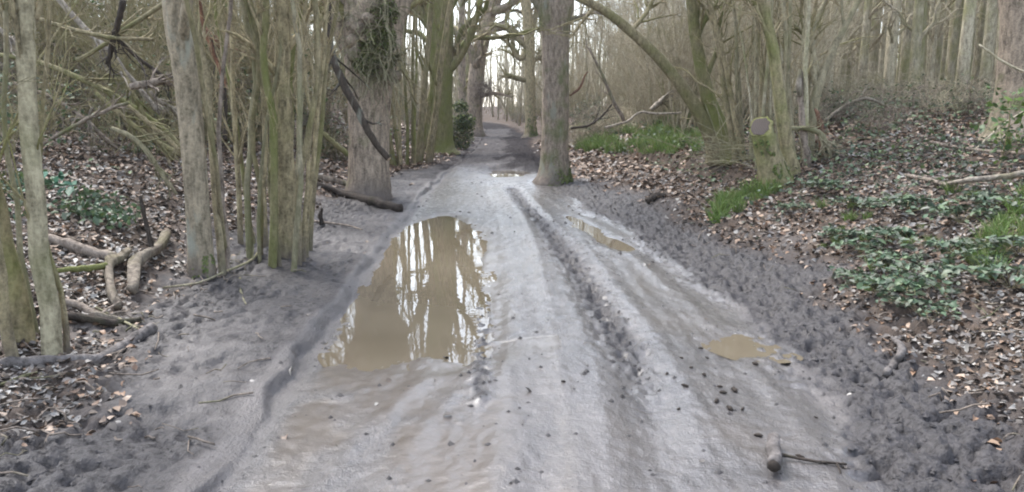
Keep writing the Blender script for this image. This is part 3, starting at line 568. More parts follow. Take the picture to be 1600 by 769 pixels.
# ------------------------------------------------------------------ background trees, copied from a few prototypes
def proto_sapling(h, r, limbs, wob, mat, tw, l1=1.6, up=.35):
    t = np.linspace(0, 1, 14); P = np.stack([wob*np.cumsum(rng.normal(size=14))*.25*t, wob*np.cumsum(rng.normal(size=14))*.25*t, h*t-.25], -1); R = r*(1-.85*t)
    root = bpy.data.objects.new('sapling', None); parts = []
    mb = MB(); tubes(mb, P, R, 6, .08); parts.append(('trunk', mb.mesh('trunk', mat), None))
    B1 = sprout(P[None], R[None], limbs, .12, 1, l1, (.4, 1.1), up, 6, .45, .006, .25, .06); B2 = sprout(*B1, 6, .15, 1, .8, (.4, 1.1), .15, 5, .6, .005, .3, .06); B3 = sprout(*B2, 4, .15, 1, .4, (.4, 1.1), .08, 3, .6, .004, .3, .05)
    mb = MB(); tubes(mb, *B1, 4); tubes(mb, *B2, 3); tubes(mb, *B3, 3); parts.append(('crown', mb.mesh('crown', tw), 'stuff'))
    return parts
def plant(name, parts, x, y, rz, sc, label, cat, group, tilt=0.):
    z = float(height(np.array([x]), np.array([y]), False)[0]); o = thing(name, label, cat, (x, y, z), group)
    o.rotation_euler = (tilt*random.uniform(-1, 1), tilt*random.uniform(-1, 1), rz); o.scale = (sc,)*3
    for nm, me, kd in parts: link(nm, me, o, kd)
    return o
SAP = [proto_sapling(8, .05, 26, .28, 'hazel', 'twig'), proto_sapling(9, .065, 24, .2, 'hazel', 'twig'), proto_sapling(7, .038, 28, .35, 'twig', 'twig'), proto_sapling(8, .05, 26, .3, 'grey', 'twig_grey'), proto_sapling(9, .055, 26, .22, 'grey', 'twig_grey', 1.8), proto_sapling(6.5, .035, 26, .4, 'twig_grey', 'twig_grey')]
PLA = [proto_sapling(15, r, 16, .12, 'grey', 'twig_grey', 1.3, .15) for r in (.09, .12, .17, .11)]
OAK = [proto_sapling(14, .30, 20, .5, m_, 'twig', 4.2, .1) for m_ in ('oak', 'mossy')]
def proto_shrub(n, h, mat, tw):
    a = rng.random(n)*6.28; s = np.linspace(0, 1, 8); sp_ = rng.random(n)*.45+.08; b = np.stack([np.cos(a), np.sin(a)], -1)*.12*rng.random((n, 1)); hh = h*(.5+.6*rng.random(n))
    P = np.stack([b[:, :1]+(np.cos(a)*sp_*hh)[:, None]*s**1.3, b[:, 1:]+(np.sin(a)*sp_*hh)[:, None]*s**1.3, -.1+hh[:, None]*s], -1)+.04*rng.normal(size=(n, 8, 3))*s[None, :, None]; R = (.008+.012*rng.random(n))[:, None]*(1-.75*s)
    B = sprout(P, R, 8, .2, 1, .8, (.3, 1.), .3, 5, .5, .004, .2, .06); C = sprout(*B, 5, .15, 1, .4, (.3, 1.1), .1, 4, .6, .003, .3, .06); D = sprout(*C, 2, .2, 1, .2, (.4, 1.1), .0, 3, .6, .003)
    m1 = MB(); tubes(m1, P, R, 5, .1); m2 = MB(); tubes(m2, *B, 3); tubes(m2, *C, 3); tubes(m2, *D, 3)
    return [('stems', m1.mesh('stems', mat), 'stuff'), ('twigs', m2.mesh('twigs', tw), 'stuff')]
SHR = [proto_shrub(12, 3.4, 'hazel', 'twig'), proto_shrub(10, 2.6, 'twig', 'twig'), proto_shrub(12, 3.2, 'grey', 'twig_grey'), proto_shrub(9, 2.4, 'twig_grey', 'twig_grey')]
def scatter(n, x0, x1, y0, y1, ok, mind=.5, sd=1):
    rg = np.random.default_rng(sd); out = []; tries = 0
    while len(out) < n and tries < 40000:
        tries += 1; y = y0+(y1-y0)*rg.random()**1.15; x = x0+(x1-x0)*rg.random()
        if abs(x) > y*.80+2.5 or not ok(x, y): continue
        if all((x-a)**2+(y-b)**2 > mind*mind for a, b in out): out.append((x, y))
    return out
el = lambda x, y: float(edge_l(np.array([y]))[0])-x
er = lambda x, y: x-float(edge_r(np.array([y]))[0])
for k, (x, y) in enumerate(scatter(115, -26, 0, 10.5, 60, lambda x, y: el(x, y) > (2.0 if y > 22 else 3.2) and (x < -.19*y or (int(x*91+y*37) % 7 == 0)), .55, 11)):
    plant('sapling', SAP[k % 3], x, y, random.random()*6.3, random.uniform(.75, 1.25), 'bare sapling with olive stem in the thicket behind the mud ledge hazels', 'sapling', 'saplings in the wood on the ledge side', .07)
for k, (x, y) in enumerate(scatter(120, 0, 22, 16, 60, lambda x, y: er(x, y) > (2.6 if y > 22 else 3.6) and x < y*.37, .55, 12)):
    plant('sapling', SAP[3+k % 3], x, y, random.random()*6.3, random.uniform(.7, 1.15), 'bare grey-brown sapling on the rise behind the leaning mossy stem', 'sapling', 'saplings in the wood on the bank side', .09)
for k, (x, y) in enumerate(scatter(290, 4, 40, 17, 52, lambda x, y: x > y*.30+1, .5, 13)):
    plant('plantation_tree', PLA[k % 4], x, y, random.random()*6.3, random.uniform(.75, 1.3), ('stout' if k % 4 == 2 else 'slender')+' straight grey trunk in the plantation beyond the ivy bank', 'tree', ('stout' if k % 4 == 2 else 'slender')+' plantation trees beyond the ivy bank', .015)
for k, (x, y) in enumerate(scatter(75, -18, 0, 9.5, 30, lambda x, y: el(x, y) > (1.5 if y > 16 else 3.4) and (x < -.16*y), .6, 21)):
    plant('hazel_bush', SHR[k % 2], x, y, random.random()*6.3, random.uniform(.7, 1.3), 'bushy bare hazel with many fine twigs in the wood behind the mud ledge', 'bush', 'hazel bushes in the wood on the ledge side', .1)
for k, (x, y) in enumerate(scatter(100, 0, 20, 13.5, 32, lambda x, y: er(x, y) > 3.2 and x < y*.37, .55, 22)):
    plant('hazel_bush', SHR[2+k % 2], x, y, random.random()*6.3, random.uniform(.7, 1.25), 'bushy pale twiggy shrub on the rise between the leaning stem and plantation', 'bush', 'twiggy shrubs on the bank side', .1)
rg = np.random.default_rng(31)
for k in range(46):
    y = rg.uniform(26, 82); side = k % 2; x = float(edge_l(np.array([y]))[0])-rg.uniform(1.0, 5) if side else float(edge_r(np.array([y]))[0])+rg.uniform(1.2, 5)
    plant('hazel_bush', SHR[k % 4], x, y, rg.random()*6.3, rg.uniform(.6, 1.0), 'bare bush crowding the edge of the far track beyond the oaks', 'bush', 'bushes lining the far track', .1)
for k, (x, y) in enumerate([(-3.2, 52), (-3.4, 62), (-4.4, 74), (-8, 30), (-13, 38), (-7, 46), (2.6, 60), (3.6, 72), (1.9, 84), (-6, 88), (-12, 60), (-18, 46)]):
    plant('oak_tree', OAK[k % 2], x, y, random.random()*6.3, random.uniform(.8, 1.1), 'far bare oak with spreading twigs deep in the wood along the track', 'tree', 'far oaks along the track', .05)
mb = MB(); k = 2000; rg = np.random.default_rng(5); a = rg.uniform(-.72, .72, k); d = rg.uniform(62, 130, k); x, y = d*np.sin(a), d*np.cos(a)   # the wood beyond, one mass of stems
keep = ~((x > edge_l(y)-.8) & (x < edge_r(y)+.8) & (y < 100)); x, y = x[keep], y[keep]; k = len(x); z = height(x, y, False); hh = rg.uniform(5, 15, k); s = np.linspace(0, 1, 5)
P = np.stack([x[:, None]+.5*rg.normal(size=(k, 1))*s+.15*rg.normal(size=(k, 5)), y[:, None]+0*s, z[:, None]-.2+hh[:, None]*s], -1); R = rg.uniform(.03, .14, k)[:, None]*(1-.8*s)
tubes(mb, P, R, 4); B = sprout(P, R, 6, .05, 1, 2.2, (.4, 1.1), .3, 3, .4, .018); tubes(mb, *B, 3); tubes(mb, *sprout(*B, 2, .2, 1, 1.1, (.4, 1.1), .1, 3, .6, .011), 3)
o = link('distant_wood', mb.mesh('distant_wood', 'twig_grey'), kind='stuff'); o['label'] = 'hazy mass of bare stems and twigs deep in the wood'; o['category'] = 'wood'

# ------------------------------------------------------------------ brambles and brushwood
def proto_bramble(n, rad, hgt, mat, leaf_n, cols, lsize=.05):
    a = rng.random(n)*6.28; r = rad*np.sqrt(rng.random(n))*.8; p0 = np.stack([r*np.cos(a), r*np.sin(a), 0*a-.1], -1); a2 = rng.random(n)*6.28
    L_ = rad*(.5+.9*rng.random(n)); H_ = hgt*(.4+.8*rng.random(n)); s = np.linspace(0, 1, 8)
    Q = p0[:, None]+np.stack([np.cos(a2)[:, None]*L_[:, None]*s, np.sin(a2)[:, None]*L_[:, None]*s, H_[:, None]*(4*s*(1-s)*.75+.35*s)], -1)+.05*rng.normal(size=(n, 8, 3))
    R = np.full((n, 8), .006)*(1-.5*s)+.001; mb = MB(); tubes(mb, Q, R, 4); B = sprout(Q, R, 6, .15, 1, .45, (.4, 1.2), .1, 4, .7, .0035, .3); tubes(mb, *B, 3); C = sprout(*B, 3, .2, 1, .2, (.4, 1.2), 0, 3, .7, .003, .3); tubes(mb, *C, 3)
    parts = [('canes', mb.mesh('canes', mat), 'stuff')]
    if leaf_n:
        i = rng.integers(0, len(C[0]), leaf_n); P = C[0][i, -1]+.03*rng.normal(size=(leaf_n, 3)); P = P[P[:, 2] > 0]; mb = MB(); leaves(mb, P, lsize, cols); parts.append(('foliage', mb.mesh('foliage', 'ivy'), 'stuff'))
    return parts
BRA = [proto_bramble(46, 1.2, 1.5, 'dead', 900, GREEN+[(.11, .08, .05)]*2), proto_bramble(40, 1.0, 1.1, 'twig', 700, GREEN+IVY), proto_bramble(50, 1.4, 1.9, 'twig', 500, GREEN)]
BRU = [proto_bramble(40, 1.0, .9, 'twig_grey', 0, GREEN), proto_bramble(30, 1.0, .8, 'dead', 200, GREEN)]
k = 0
for px, py, s in [(20, 190, 1.1), (70, 170, 1.2), (120, 185, 1.1), (170, 190, 1.1), (215, 200, 1.0), (250, 215, 1.0), (285, 215, .9), (335, 225, .8), (40, 165, 1.4), (110, 165, 1.4), (190, 168, 1.4), (260, 175, 1.3), (330, 185, 1.2), (5, 230, .8), (235, 240, .7), (505, 190, .9), (515, 220, .6), (380, 190, 1.2)]:
    p = G(px, py); p = p if p[1] < 17 else p*(17/p[1]); plant('bramble_thicket', BRA[k % 3], p[0], p[1], k*1.3, s, 'tangled bramble thicket on the slope behind the lichen-streaked trunk', 'bramble', 'brambles on the slope behind the hazels'); k += 1
for px, py, s in [(900, 190, .9), (935, 185, .8), (985, 180, .9), (1040, 175, .9), (1160, 175, .9), (1300, 190, .7), (1350, 172, .9), (1420, 172, .6), (1480, 178, .6), (1530, 175, .6), (1250, 200, .6), (1380, 205, .5)]:
    p = G(px, py); p = p if p[1] < 24 else p*(24/p[1]); plant('brushwood', BRU[k % 2], p[0], p[1], k*1.7, s, 'low dead brushwood lying at the foot of the grey trunks', 'brushwood', 'brushwood below the plantation trees'); k += 1

rg = np.random.default_rng(32)
for k in range(26):
    y = rg.uniform(24, 75); side = k % 2; x = float(edge_l(np.array([y]))[0])-rg.uniform(1.2, 4) if side else float(edge_r(np.array([y]))[0])+rg.uniform(1.2, 4.5)
    plant('bramble_thicket', BRA[k % 3], x, y, k*1.1, rg.uniform(.5, .9), 'low green bramble clump beside the far track', 'bramble', 'brambles lining the far track')
# ------------------------------------------------------------------ fallen wood: left
simple_log('curved_log', 'long curved grey log lying along the edge of the mud ledge', 'log', [(-60, 584, 17), (0, 574, 18), (80, 568, 18), (150, 566, 18), (185, 552, 19), (215, 533, 19), (240, 517, 19)], 'muddy_wood', 12, .1, n=26, endmat='pale')
simple_log('fallen_log', 'thick grey log lying behind the pale barkless branches', 'log', [(55, 372, 14), (110, 388, 17), (150, 402, 19), (192, 411, 17)], 'dead', 10)
simple_log('barkless_branch', 'pale barkless forked branch with a drooping thick end, next to the dark upright stick', 'branch', [(262, 376, 13), (250, 398, 15), (232, 412, 16), (214, 425, 19), (212, 445, 19), (208, 468, 16)], 'pale_log', 10, .32, lift=.05)
simple_log('barkless_branch', 'knobbly pale branch bent downward, touching the mossy yellow branch', 'branch', [(205, 402, 8), (188, 415, 13), (170, 428, 19), (172, 452, 14), (178, 476, 16), (186, 492, 17)], 'pale_log', 10, .5, lift=.05)
simple_log('mossy_branch', 'thin mossy yellow branch running from the knobbly pale branch', 'branch', [(92, 442, 8), (130, 440, 11), (168, 436, 12)], 'mossy', 8, lift=.08)
simple_log('fallen_branch', 'dull bent branch lying between knobbly pale branch and long curved log', 'branch', [(85, 470, 10), (120, 480, 13), (150, 496, 14), (185, 502, 11)], 'dead', 8, side_twigs=4)
simple_log('fallen_branch', 'dark rotten branch lying just behind the long curved log', 'branch', [(80, 500, 10), (130, 506, 14), (180, 512, 12), (222, 505, 7)], 'dark', 8, lift=.02)
simple_log('stick', 'thin dry stick sticking out towards the mud near the long curved log', 'stick', [(150, 488, 4), (185, 506, 5), (216, 521, 3)], 'hazel_pale', 5, lift=.03)
simple_log('upright_stick', 'dark broken stick poking upright from the leaf litter', 'stick', [(242, 404, 8), (234, 372, 7), (226, 340, 6), (219, 306, 5)], 'dark', 6, Y=G(242, 404)[1])
simple_log('stick', 'short pale stick lying in front of the long curved log', 'stick', [(0, 603, 5), (30, 592, 6), (58, 583, 5)], 'hazel_pale', 6)
simple_log('twig', 'long thin twig lying from the lichen-streaked trunk across the ledge', 'twig', [(255, 452, 3), (310, 445, 4), (350, 428, 4), (395, 408, 4), (410, 384, 3)], 'hazel_pale', 5, lift=.01, side_twigs=4)
simple_log('twig', 'small pale curled twig on the bare mud ledge', 'twig', [(375, 435, 4), (376, 455, 4), (384, 476, 3)], 'hazel_pale', 5)
simple_log('dark_log', 'wet dark log lying against the foot of the stout old oak', 'log', [(490, 288, 8), (540, 308, 12), (585, 321, 16), (626, 331, 15)], 'dark', 9, .25, side_twigs=3)
simple_log('fallen_branch', 'grey mossy branch propped on the wet dark log', 'branch', [(470, 283, 6), (505, 290, 9), (545, 300, 10), (575, 308, 7)], 'dead', 7, lift=.1)
simple_log('stick', 'thin bowed stick leaning on the stout old oak', 'stick', [(536, 302, 4), (556, 285, 4), (570, 262, 3), (576, 238, 2)], 'dead', 5, Y=13.0)
simple_log('twig', 'thin twig lying on the ledge beside the dense stem clump', 'twig', [(478, 348, 4), (515, 352, 4), (545, 356, 3), (566, 362, 2)], 'dead', 5, lift=.02)
simple_log('stump', 'short rotten snag poking from the mud by the dense stem clump', 'snag', [(502, 352, 8), (500, 335, 7), (503, 325, 4)], 'dark', 7, Y=G(502, 352)[1], lump=.4)
simple_log('hanging_branch', 'dead broken branch with orange torn end dangling in front of the stout old oak', 'branch', [(512, -20, 10), (514, 40, 10), (520, 90, 11), (535, 128, 12), (556, 166, 12), (573, 200, 11), (590, 228, 10), (607, 247, 9)], 'mottled', 9, .2, Y=11.0, n=24, endmat='split', side_twigs=7)
simple_log('hanging_branch', 'thin pale crooked shoot hanging down over the mossy bole', 'branch', [(603, -20, 5), (600, 20, 5), (606, 50, 5), (611, 80, 4), (606, 112, 3)], 'hazel_pale', 6, Y=12.4, side_twigs=3)
simple_log('leaning_pole', 'mossy green pole leaning on the stout old oak', 'branch', [(500, 205, 8), (520, 222, 9), (545, 242, 9)], 'mossy', 7, Y=14.2)
YL = 9.2
for pts, mat, lab in [
    ([(88, -5, 9), (130, 42, 9), (172, 82, 9), (202, 122, 9), (228, 150, 8), (248, 178, 7)], 'pale', 'long smooth pale dead pole slanting down through the brambles'),
    ([(-10, 84, 7), (60, 97, 8), (115, 118, 9), (160, 140, 9), (205, 165, 9), (250, 198, 9), (288, 235, 9)], 'mossy', 'long mossy bough arching down towards the lichen-streaked trunk'),
    ([(-10, 38, 7), (12, 58, 7), (34, 78, 6)], 'pale', 'short pale pole crossing behind the slender hazel stems'),
    ([(175, 200, 6), (205, 214, 8), (230, 238, 8), (250, 268, 7), (276, 304, 5)], 'hazel_pale', 'pale crooked bough coming down to the leaf litter'),
    ([(120, 95, 6), (160, 72, 6), (205, 40, 7), (262, 2, 7)], 'hazel', 'olive bough rising against the slant of the long pale pole'),
    ([(172, 82, 9), (195, 120, 8), (215, 160, 8), (240, 210, 8), (270, 250, 9)], 'mossy', 'mossy bough falling steeply behind the long pale pole'),
    ([(150, 145, 6), (195, 185, 8), (240, 218, 8), (292, 248, 9)], 'mossy', 'lower mossy bough running beneath the long arching one'),
    ([(60, 30, 7), (110, 45, 7), (170, 58, 6), (240, 62, 5)], 'hazel', 'level olive bough high in the tangle'),
    ([(192, 0, 10), (185, 35, 9), (176, 62, 9), (168, 100, 7)], 'dark', 'dark upright dead bough where the boughs cross'),
    ([(185, 62, 7), (215, 90, 6), (245, 112, 6), (268, 130, 5)], 'dark', 'dark dead bough behind the olive rising one'),
    ([(205, 135, 10), (228, 132, 12), (246, 128, 12)], 'dead', 'broken stub with dark hollow end near the lichen-streaked trunk'),
    ([(234, 142, 5), (245, 156, 6), (262, 164, 5), (285, 176, 4)], 'pale', 'small white crooked dead piece beside the hollow stub'),
    ([(145, 168, 5), (138, 185, 5), (142, 205, 4)], 'pale', 'small grey dangling dead twig below the mossy bough'),
    ([(200, 165, 6), (235, 195, 7), (270, 225, 7), (300, 262, 6)], 'hazel', 'olive bough ending in leaf litter near the dark log'),
    ([(330, 60, 5), (345, 110, 5), (352, 160, 6), (352, 220, 6)], 'dark', 'dark wavy bough between lichen-streaked trunk and dense clump'),
    ([(310, -5, 7), (318, 40, 7), (330, 75, 7), (352, 130, 6)], 'red', 'reddish bough close behind the lichen-streaked trunk'),
    ([(60, 230, 5), (110, 200, 6), (160, 175, 6), (200, 160, 5)], 'dead', 'dull bough lying low across the bramble slope'),
    ([(20, 130, 5), (75, 150, 6), (130, 185, 6), (180, 230, 5)], 'dead', 'drab bough sinking into the bramble slope')]:
    simple_log('leaning_bough', lab, 'branch', pts, mat, 7, .15, Y=YL+random.uniform(-.7, .9), dY=.05, n=18, side_twigs=10, group='fallen boughs tangled behind the hazels')

# ------------------------------------------------------------------ fallen wood: right
simple_log('short_stick', 'short bent stick with pale tip lying on the churned dark verge', 'stick', [(1384, 594, 12), (1396, 578, 14), (1408, 562, 14), (1406, 547, 11), (1394, 536, 7)], 'muddy_wood', 8, .2, lift=.02, endmat='pale')
o = simple_log('log_piece', 'short muddy log end standing out of the wet track, with a thin side shoot', 'log', [(1208, 698, 20), (1208, 712, 22), (1209, 728, 24), (1210, 744, 24)], 'muddy_wood', 12, .12, lift=.03, endmat='dark', n=10)
lo = np.array(o.location); mb = MB(); Q = catmull([G(1216, 722)-lo+[0, 0, .03], G(1228, 719)-lo+[0, 0, .02], G(1265, 724)-lo+[0, 0, .012], G(1300, 727)-lo+[0, 0, .01], G(1322, 728)-lo+[0, 0, .008]], 12); tubes(mb, Q, np.linspace(.008, .005, 12), 6, .3); tubes(mb, np.array([Q[9], Q[9]+[-.01, -.06, .0], Q[9]+[-.02, -.09, -.0]]), np.array([.005, .004, .003]), 5); link('shoot', mb.mesh('shoot', 'dark'), o)
simple_log('pale_log', 'pale grey branch lying across the ivy on the bank', 'branch', [(1480, 304, 6), (1515, 300, 8), (1555, 297, 9), (1630, 288, 11)], 'pale', 8, lift=.1)
simple_log('fallen_branch', 'brown branch lying end to end with the pale grey one', 'branch', [(1415, 282, 5), (1450, 290, 6), (1490, 302, 6)], 'dead', 7, lift=.05, side_twigs=3)
simple_log('fallen_branch', 'thin brown branch lying in ivy below the thick greenish trunk', 'branch', [(1450, 230, 5), (1500, 240, 5), (1550, 246, 5), (1620, 252, 5)], 'dead', 6, lift=.06)
simple_log('arched_branch', 'pale branch arching over the ivy near the thin pole thicket', 'branch', [(1290, 188, 5), (1320, 166, 5), (1352, 154, 5), (1386, 166, 4)], 'pale', 7, Y=13.5, side_twigs=3)
simple_log('leaning_stick', 'thin bare stick leaning out of the ivy below the thick greenish trunk', 'stick', [(1498, 258, 3), (1530, 228, 3), (1570, 192, 3), (1610, 168, 3)], 'twig_grey', 5, Y=9.5)
simple_log('drooping_branch', 'thin bare branch drooping in front of the thick greenish trunk', 'branch', [(1530, 70, 3), (1565, 95, 4), (1600, 112, 4), (1650, 125, 4)], 'twig_grey', 5, Y=9.8, side_twigs=3)
simple_log('dark_log', 'short dark rotten log at the edge of leaf litter and churned mud', 'log', [(1010, 318, 9), (1024, 311, 12), (1040, 307, 9)], 'dark', 8, .3)
simple_log('dead_branch', 'slim twisted dead branch leaning beside the straight grey trunk', 'branch', [(975, 190, 6), (955, 150, 5), (940, 115, 4), (920, 75, 3)], 'dead', 7, Y=18, side_twigs=5)
simple_log('dead_branch', 'small crooked reddish branch curling by the straight grey trunk', 'branch', [(890, 150, 3), (905, 138, 4), (912, 122, 3), (918, 112, 2)], 'red', 6, Y=15.8)
simple_log('dead_branch', 'dark forked dead branch lying in grass past the straight grey trunk', 'branch', [(892, 200, 4), (920, 196, 4), (940, 182, 3), (956, 163, 2)], 'dark', 6, Y=16.5, side_twigs=4)
simple_log('fallen_branch', 'mossy branch on the grass leading from the straight grey trunk', 'branch', [(890, 206, 6), (920, 203, 6), (950, 205, 5)], 'mossy', 7, lift=.1)
simple_log('fallen_branch', 'pale curved branch lying on the green bank before the leaning stem', 'branch', [(945, 200, 4), (980, 190, 4), (1000, 176, 4), (1030, 178, 4), (1065, 176, 3)], 'pale', 6, Y=17)
simple_log('dead_branch', 'short pale dead branch propped among the saplings behind the leaning stem', 'branch', [(1018, 172, 6), (1030, 161, 8), (1046, 148, 6)], 'pale', 7, .5, Y=19, side_twigs=6)
o = simple_log('rotten_snag', 'rotten rust-coloured snag with a hollow, beside the white-tipped snag', 'snag', [(1285, 244, 8), (1283, 215, 6), (1281, 188, 8), (1273, 170, 3)], 'red', 9, .7, Y=G(1285, 246)[1])
simple_log('dead_branch', 'pale dry branch curving over the foot of the thin pole thicket', 'branch', [(1215, 205, 6), (1250, 200, 7), (1282, 210, 9), (1296, 245, 8)], 'hazel_pale', 7, Y=G(1262, 262)[1]-.1, side_twigs=12)
mb = MB(); b0 = G(1190, 262); o = thing('dry_stems', 'spray of dry straw-coloured stems around the sawn stump', 'dead plant', b0); k = 90
p0 = np.stack([rng.uniform(-.9, .9, k), rng.uniform(-.5, .3, k), rng.uniform(0, .35, k)], -1); d = norm(np.stack([rng.normal(size=k)*1.2, rng.normal(size=k)*.4, np.abs(rng.normal(size=k))*.3], -1)); s = np.linspace(0, 1, 6)[None, :, None]
tubes(mb, p0[:, None]+d[:, None]*s*(.4+.9*rng.random((k, 1, 1)))+np.array([0, 0, -.35])*s*s*rng.random((k, 1, 1)), np.full((k, 6), .005), 3); link('stems', mb.mesh('stems', 'hazel_pale'), o, 'stuff')

# ------------------------------------------------------------------ leaf litter, ivy, grass, clods
def spread(n, y0, y1, hw=.78, x0=-99, x1=99):     # random ground points, denser near the camera
    y = y0*(y1/y0)**rng.random(n); x = rng.uniform(-1, 1, n)*(y*hw+1.2); k = (x > x0) & (x < x1); return x[k], y[k]
def ztilt(x, y): return height(x, y)
LIT = np.array([1.32, 1.16, 1.02])*np.array([(.235, .175, .13), (.14, .095, .068), (.36, .31, .265), (.08, .056, .042), (.19, .13, .09), (.28, .23, .19), (.16, .13, .11)])
x, y = spread(190000, 2.6, 34); lm = litter_mask(x, y); ym = np.interp(y, [2, 6, 12, 30], [.95, .9, .9, .6]); k = rng.random(len(x)) < (lm**1.6*ym+.0008); x, y = x[k], y[k]
z = height(x, y); sz = np.interp(y, [2, 5, 10, 20, 34], [.022, .030, .046, .08, .13])*(.4+1.1*rng.random(len(x)))
LIT2 = np.array([(.20, .18, .165), (.29, .27, .25), (.11, .095, .085), (.06, .05, .045), (.19, .145, .11), (.38, .36, .33), (.15, .13, .12)])
mb = MB(); near = rng.random(len(x)) < np.interp(y, [2, 6, 10, 16], [.85, .75, .45, .25])
for sel, cc in ((near, LIT2), (~near, LIT)): leaves(mb, np.stack([x, y, z+sz*.18], -1)[sel], sz[sel], cc, tilt=.38)
o = link('leaf_litter', mb.mesh('leaf_litter', 'litter', False), kind='stuff'); o['label'] = 'brown and pale dead leaves carpeting the wood floor'; o['category'] = 'leaf litter'
NL = len(x)
IVC = [G(*p)[:2] for p in [(1300, 262), (1360, 255), (1420, 228), (1275, 300), (1330, 290), (1500, 215), (1460, 262), (1380, 190), (1540, 300)]]
def ivy_mask(x, y):
    sr = x-edge_r(y); n = fbm(x*.9, y*.9, 3, 71); n2 = fbm(x*3, y*3, 2, 72)
    a = sst(1.5, 3.2, sr+1.6*n)*sst(-.17, .10, n+.45*n2+.10*sst(2.5, 5, sr))
    sl = edge_l(y)-x; a = np.maximum(a, .75*sst(4, 6, sr)*sst(-.25, 0, n+.3*n2)); a = a*(.3+.7*np.maximum(sst(2.4, 4.2, sr), sst(7, 10, y))); bL = .35*sst(2.2, 4, sl)*sst(.05, .25, n+.4*n2)
    a = np.maximum(a, (.34+.3*sst(9, 13, y))*sst(2.2, 3.6, sr+1.2*n)*sst(-.2, .15, n2))
    for cx_, cy_ in IVC: a = np.maximum(a, .95*np.exp(-((x-cx_)**2+((y-cy_)*.7)**2)/.55)*sst(-.25, .1, n2))
    return np.maximum(a, bL)
x, y = spread(105000, 3.5, 40); im = ivy_mask(x, y); k = rng.random(len(x)) < im*np.interp(y, [3, 7, 10], [.35, .5, .85]); x, y = x[k], y[k]
lift = (.02+.16*rng.random(len(x))**1.5+.12*np.clip(fbm(x*2.5, y*2.5, 2, 73)+.2, 0, 1)); sz = np.interp(y, [3, 6, 12, 25, 40], [.028, .035, .050, .085, .14])*(.4+1.0*rng.random(len(x)))
mb = MB(); near = rng.random(len(x)) < np.interp(y, [3, 7, 11, 16], [.9, .7, .35, .1]); PI = np.stack([x, y, height(x, y)+lift], -1)
for sel, cc in ((near, [(.15, .18, .13), (.11, .15, .10), (.19, .21, .17), (.09, .13, .075)]), (~near, IVY+[(.16, .23, .09), (.14, .21, .08), (.17, .22, .12)])): leaves(mb, PI[sel], sz[sel], np.array(cc), tilt=.4, long=1.25); o = link('ground_ivy', mb.mesh('ground_ivy', 'ivy', False), kind='stuff'); o['label'] = 'dark green ivy and bramble leaves covering the bank'; o['category'] = 'ivy'
NI = len(x)
def grass_tuft(n, h, w=.004):
    a = rng.random(n)*6.28; r = .07*np.sqrt(rng.random(n)); p = np.stack([r*np.cos(a), r*np.sin(a), 0*a-.01], -1); d = norm(np.stack([rng.normal(size=n)*.45, rng.normal(size=n)*.45, np.ones(n)], -1)); L_ = h*(.5+.7*rng.random((n, 1)))
    sd = norm(np.cross(d, rng.normal(size=(n, 3))))*w; dr = np.array([0, 0, -.5])+d*np.array([.9, .9, 0]); m1 = p+d*L_*.55; m2 = p+d*L_*.9+dr*L_*.22
    V = np.stack([p-sd, p+sd, m1+sd*.8, m1-sd*.8, m2], 1); i = np.arange(n)[:, None]*5; c = np.array([(.13, .23, .045), (.17, .28, .06), (.10, .18, .04), (.21, .26, .09)])[rng.integers(0, 4, n)]
    mb = MB(); mb.add(V.reshape(-1, 3), np.hstack([i, i+1, i+2, i+3]), np.hstack([i+3, i+2, i+4]), np.repeat(c, 5, 0)); return mb.mesh('grass_tuft', 'grass', False)
GT = [grass_tuft(60, .20), grass_tuft(50, .15), grass_tuft(80, .26)]
gl = {0: ('bright green grass tuft growing at the foot of the sawn stump', 'grass tufts in front of the sawn stump'), 1: ('grass tuft in the brambles below the pale grey branch', 'grass tufts among the bank brambles'), 2: ('grass tuft on the green rise past the straight grey trunk', 'grass tufts on the rise behind the scarp'), 3: ('small grass tuft on the leafy slope below the stump', 'small grass tufts on the leafy slope')}
spots = [(1120+rng.random()*95, 0, 0) for _ in range(34)]
def tuft(px, py, s, g):
    p = G(px, py); o = tag(link('grass_tuft', GT[random.randrange(3)]), gl[g][0], 'grass', gl[g][1]); o.location = tuple(p); o.scale = (s,)*3; o.rotation_euler = (0, 0, random.random()*6.3)
for px, _, _ in spots: tuft(px, 331-(px-1115)*.42+rng.normal()*7, rng.uniform(.8, 1.4), 0)
for _ in range(16): tuft(1572+rng.normal()*22, 350+rng.normal()*22, rng.uniform(.6, 1.0), 1)
for _ in range(150): tuft(rng.uniform(905, 1115), rng.uniform(186, 240), rng.uniform(1.2, 2.0), 2)
for _ in range(26): tuft(rng.uniform(1280, 1560), rng.uniform(300, 470), rng.uniform(.4, .8), 3)
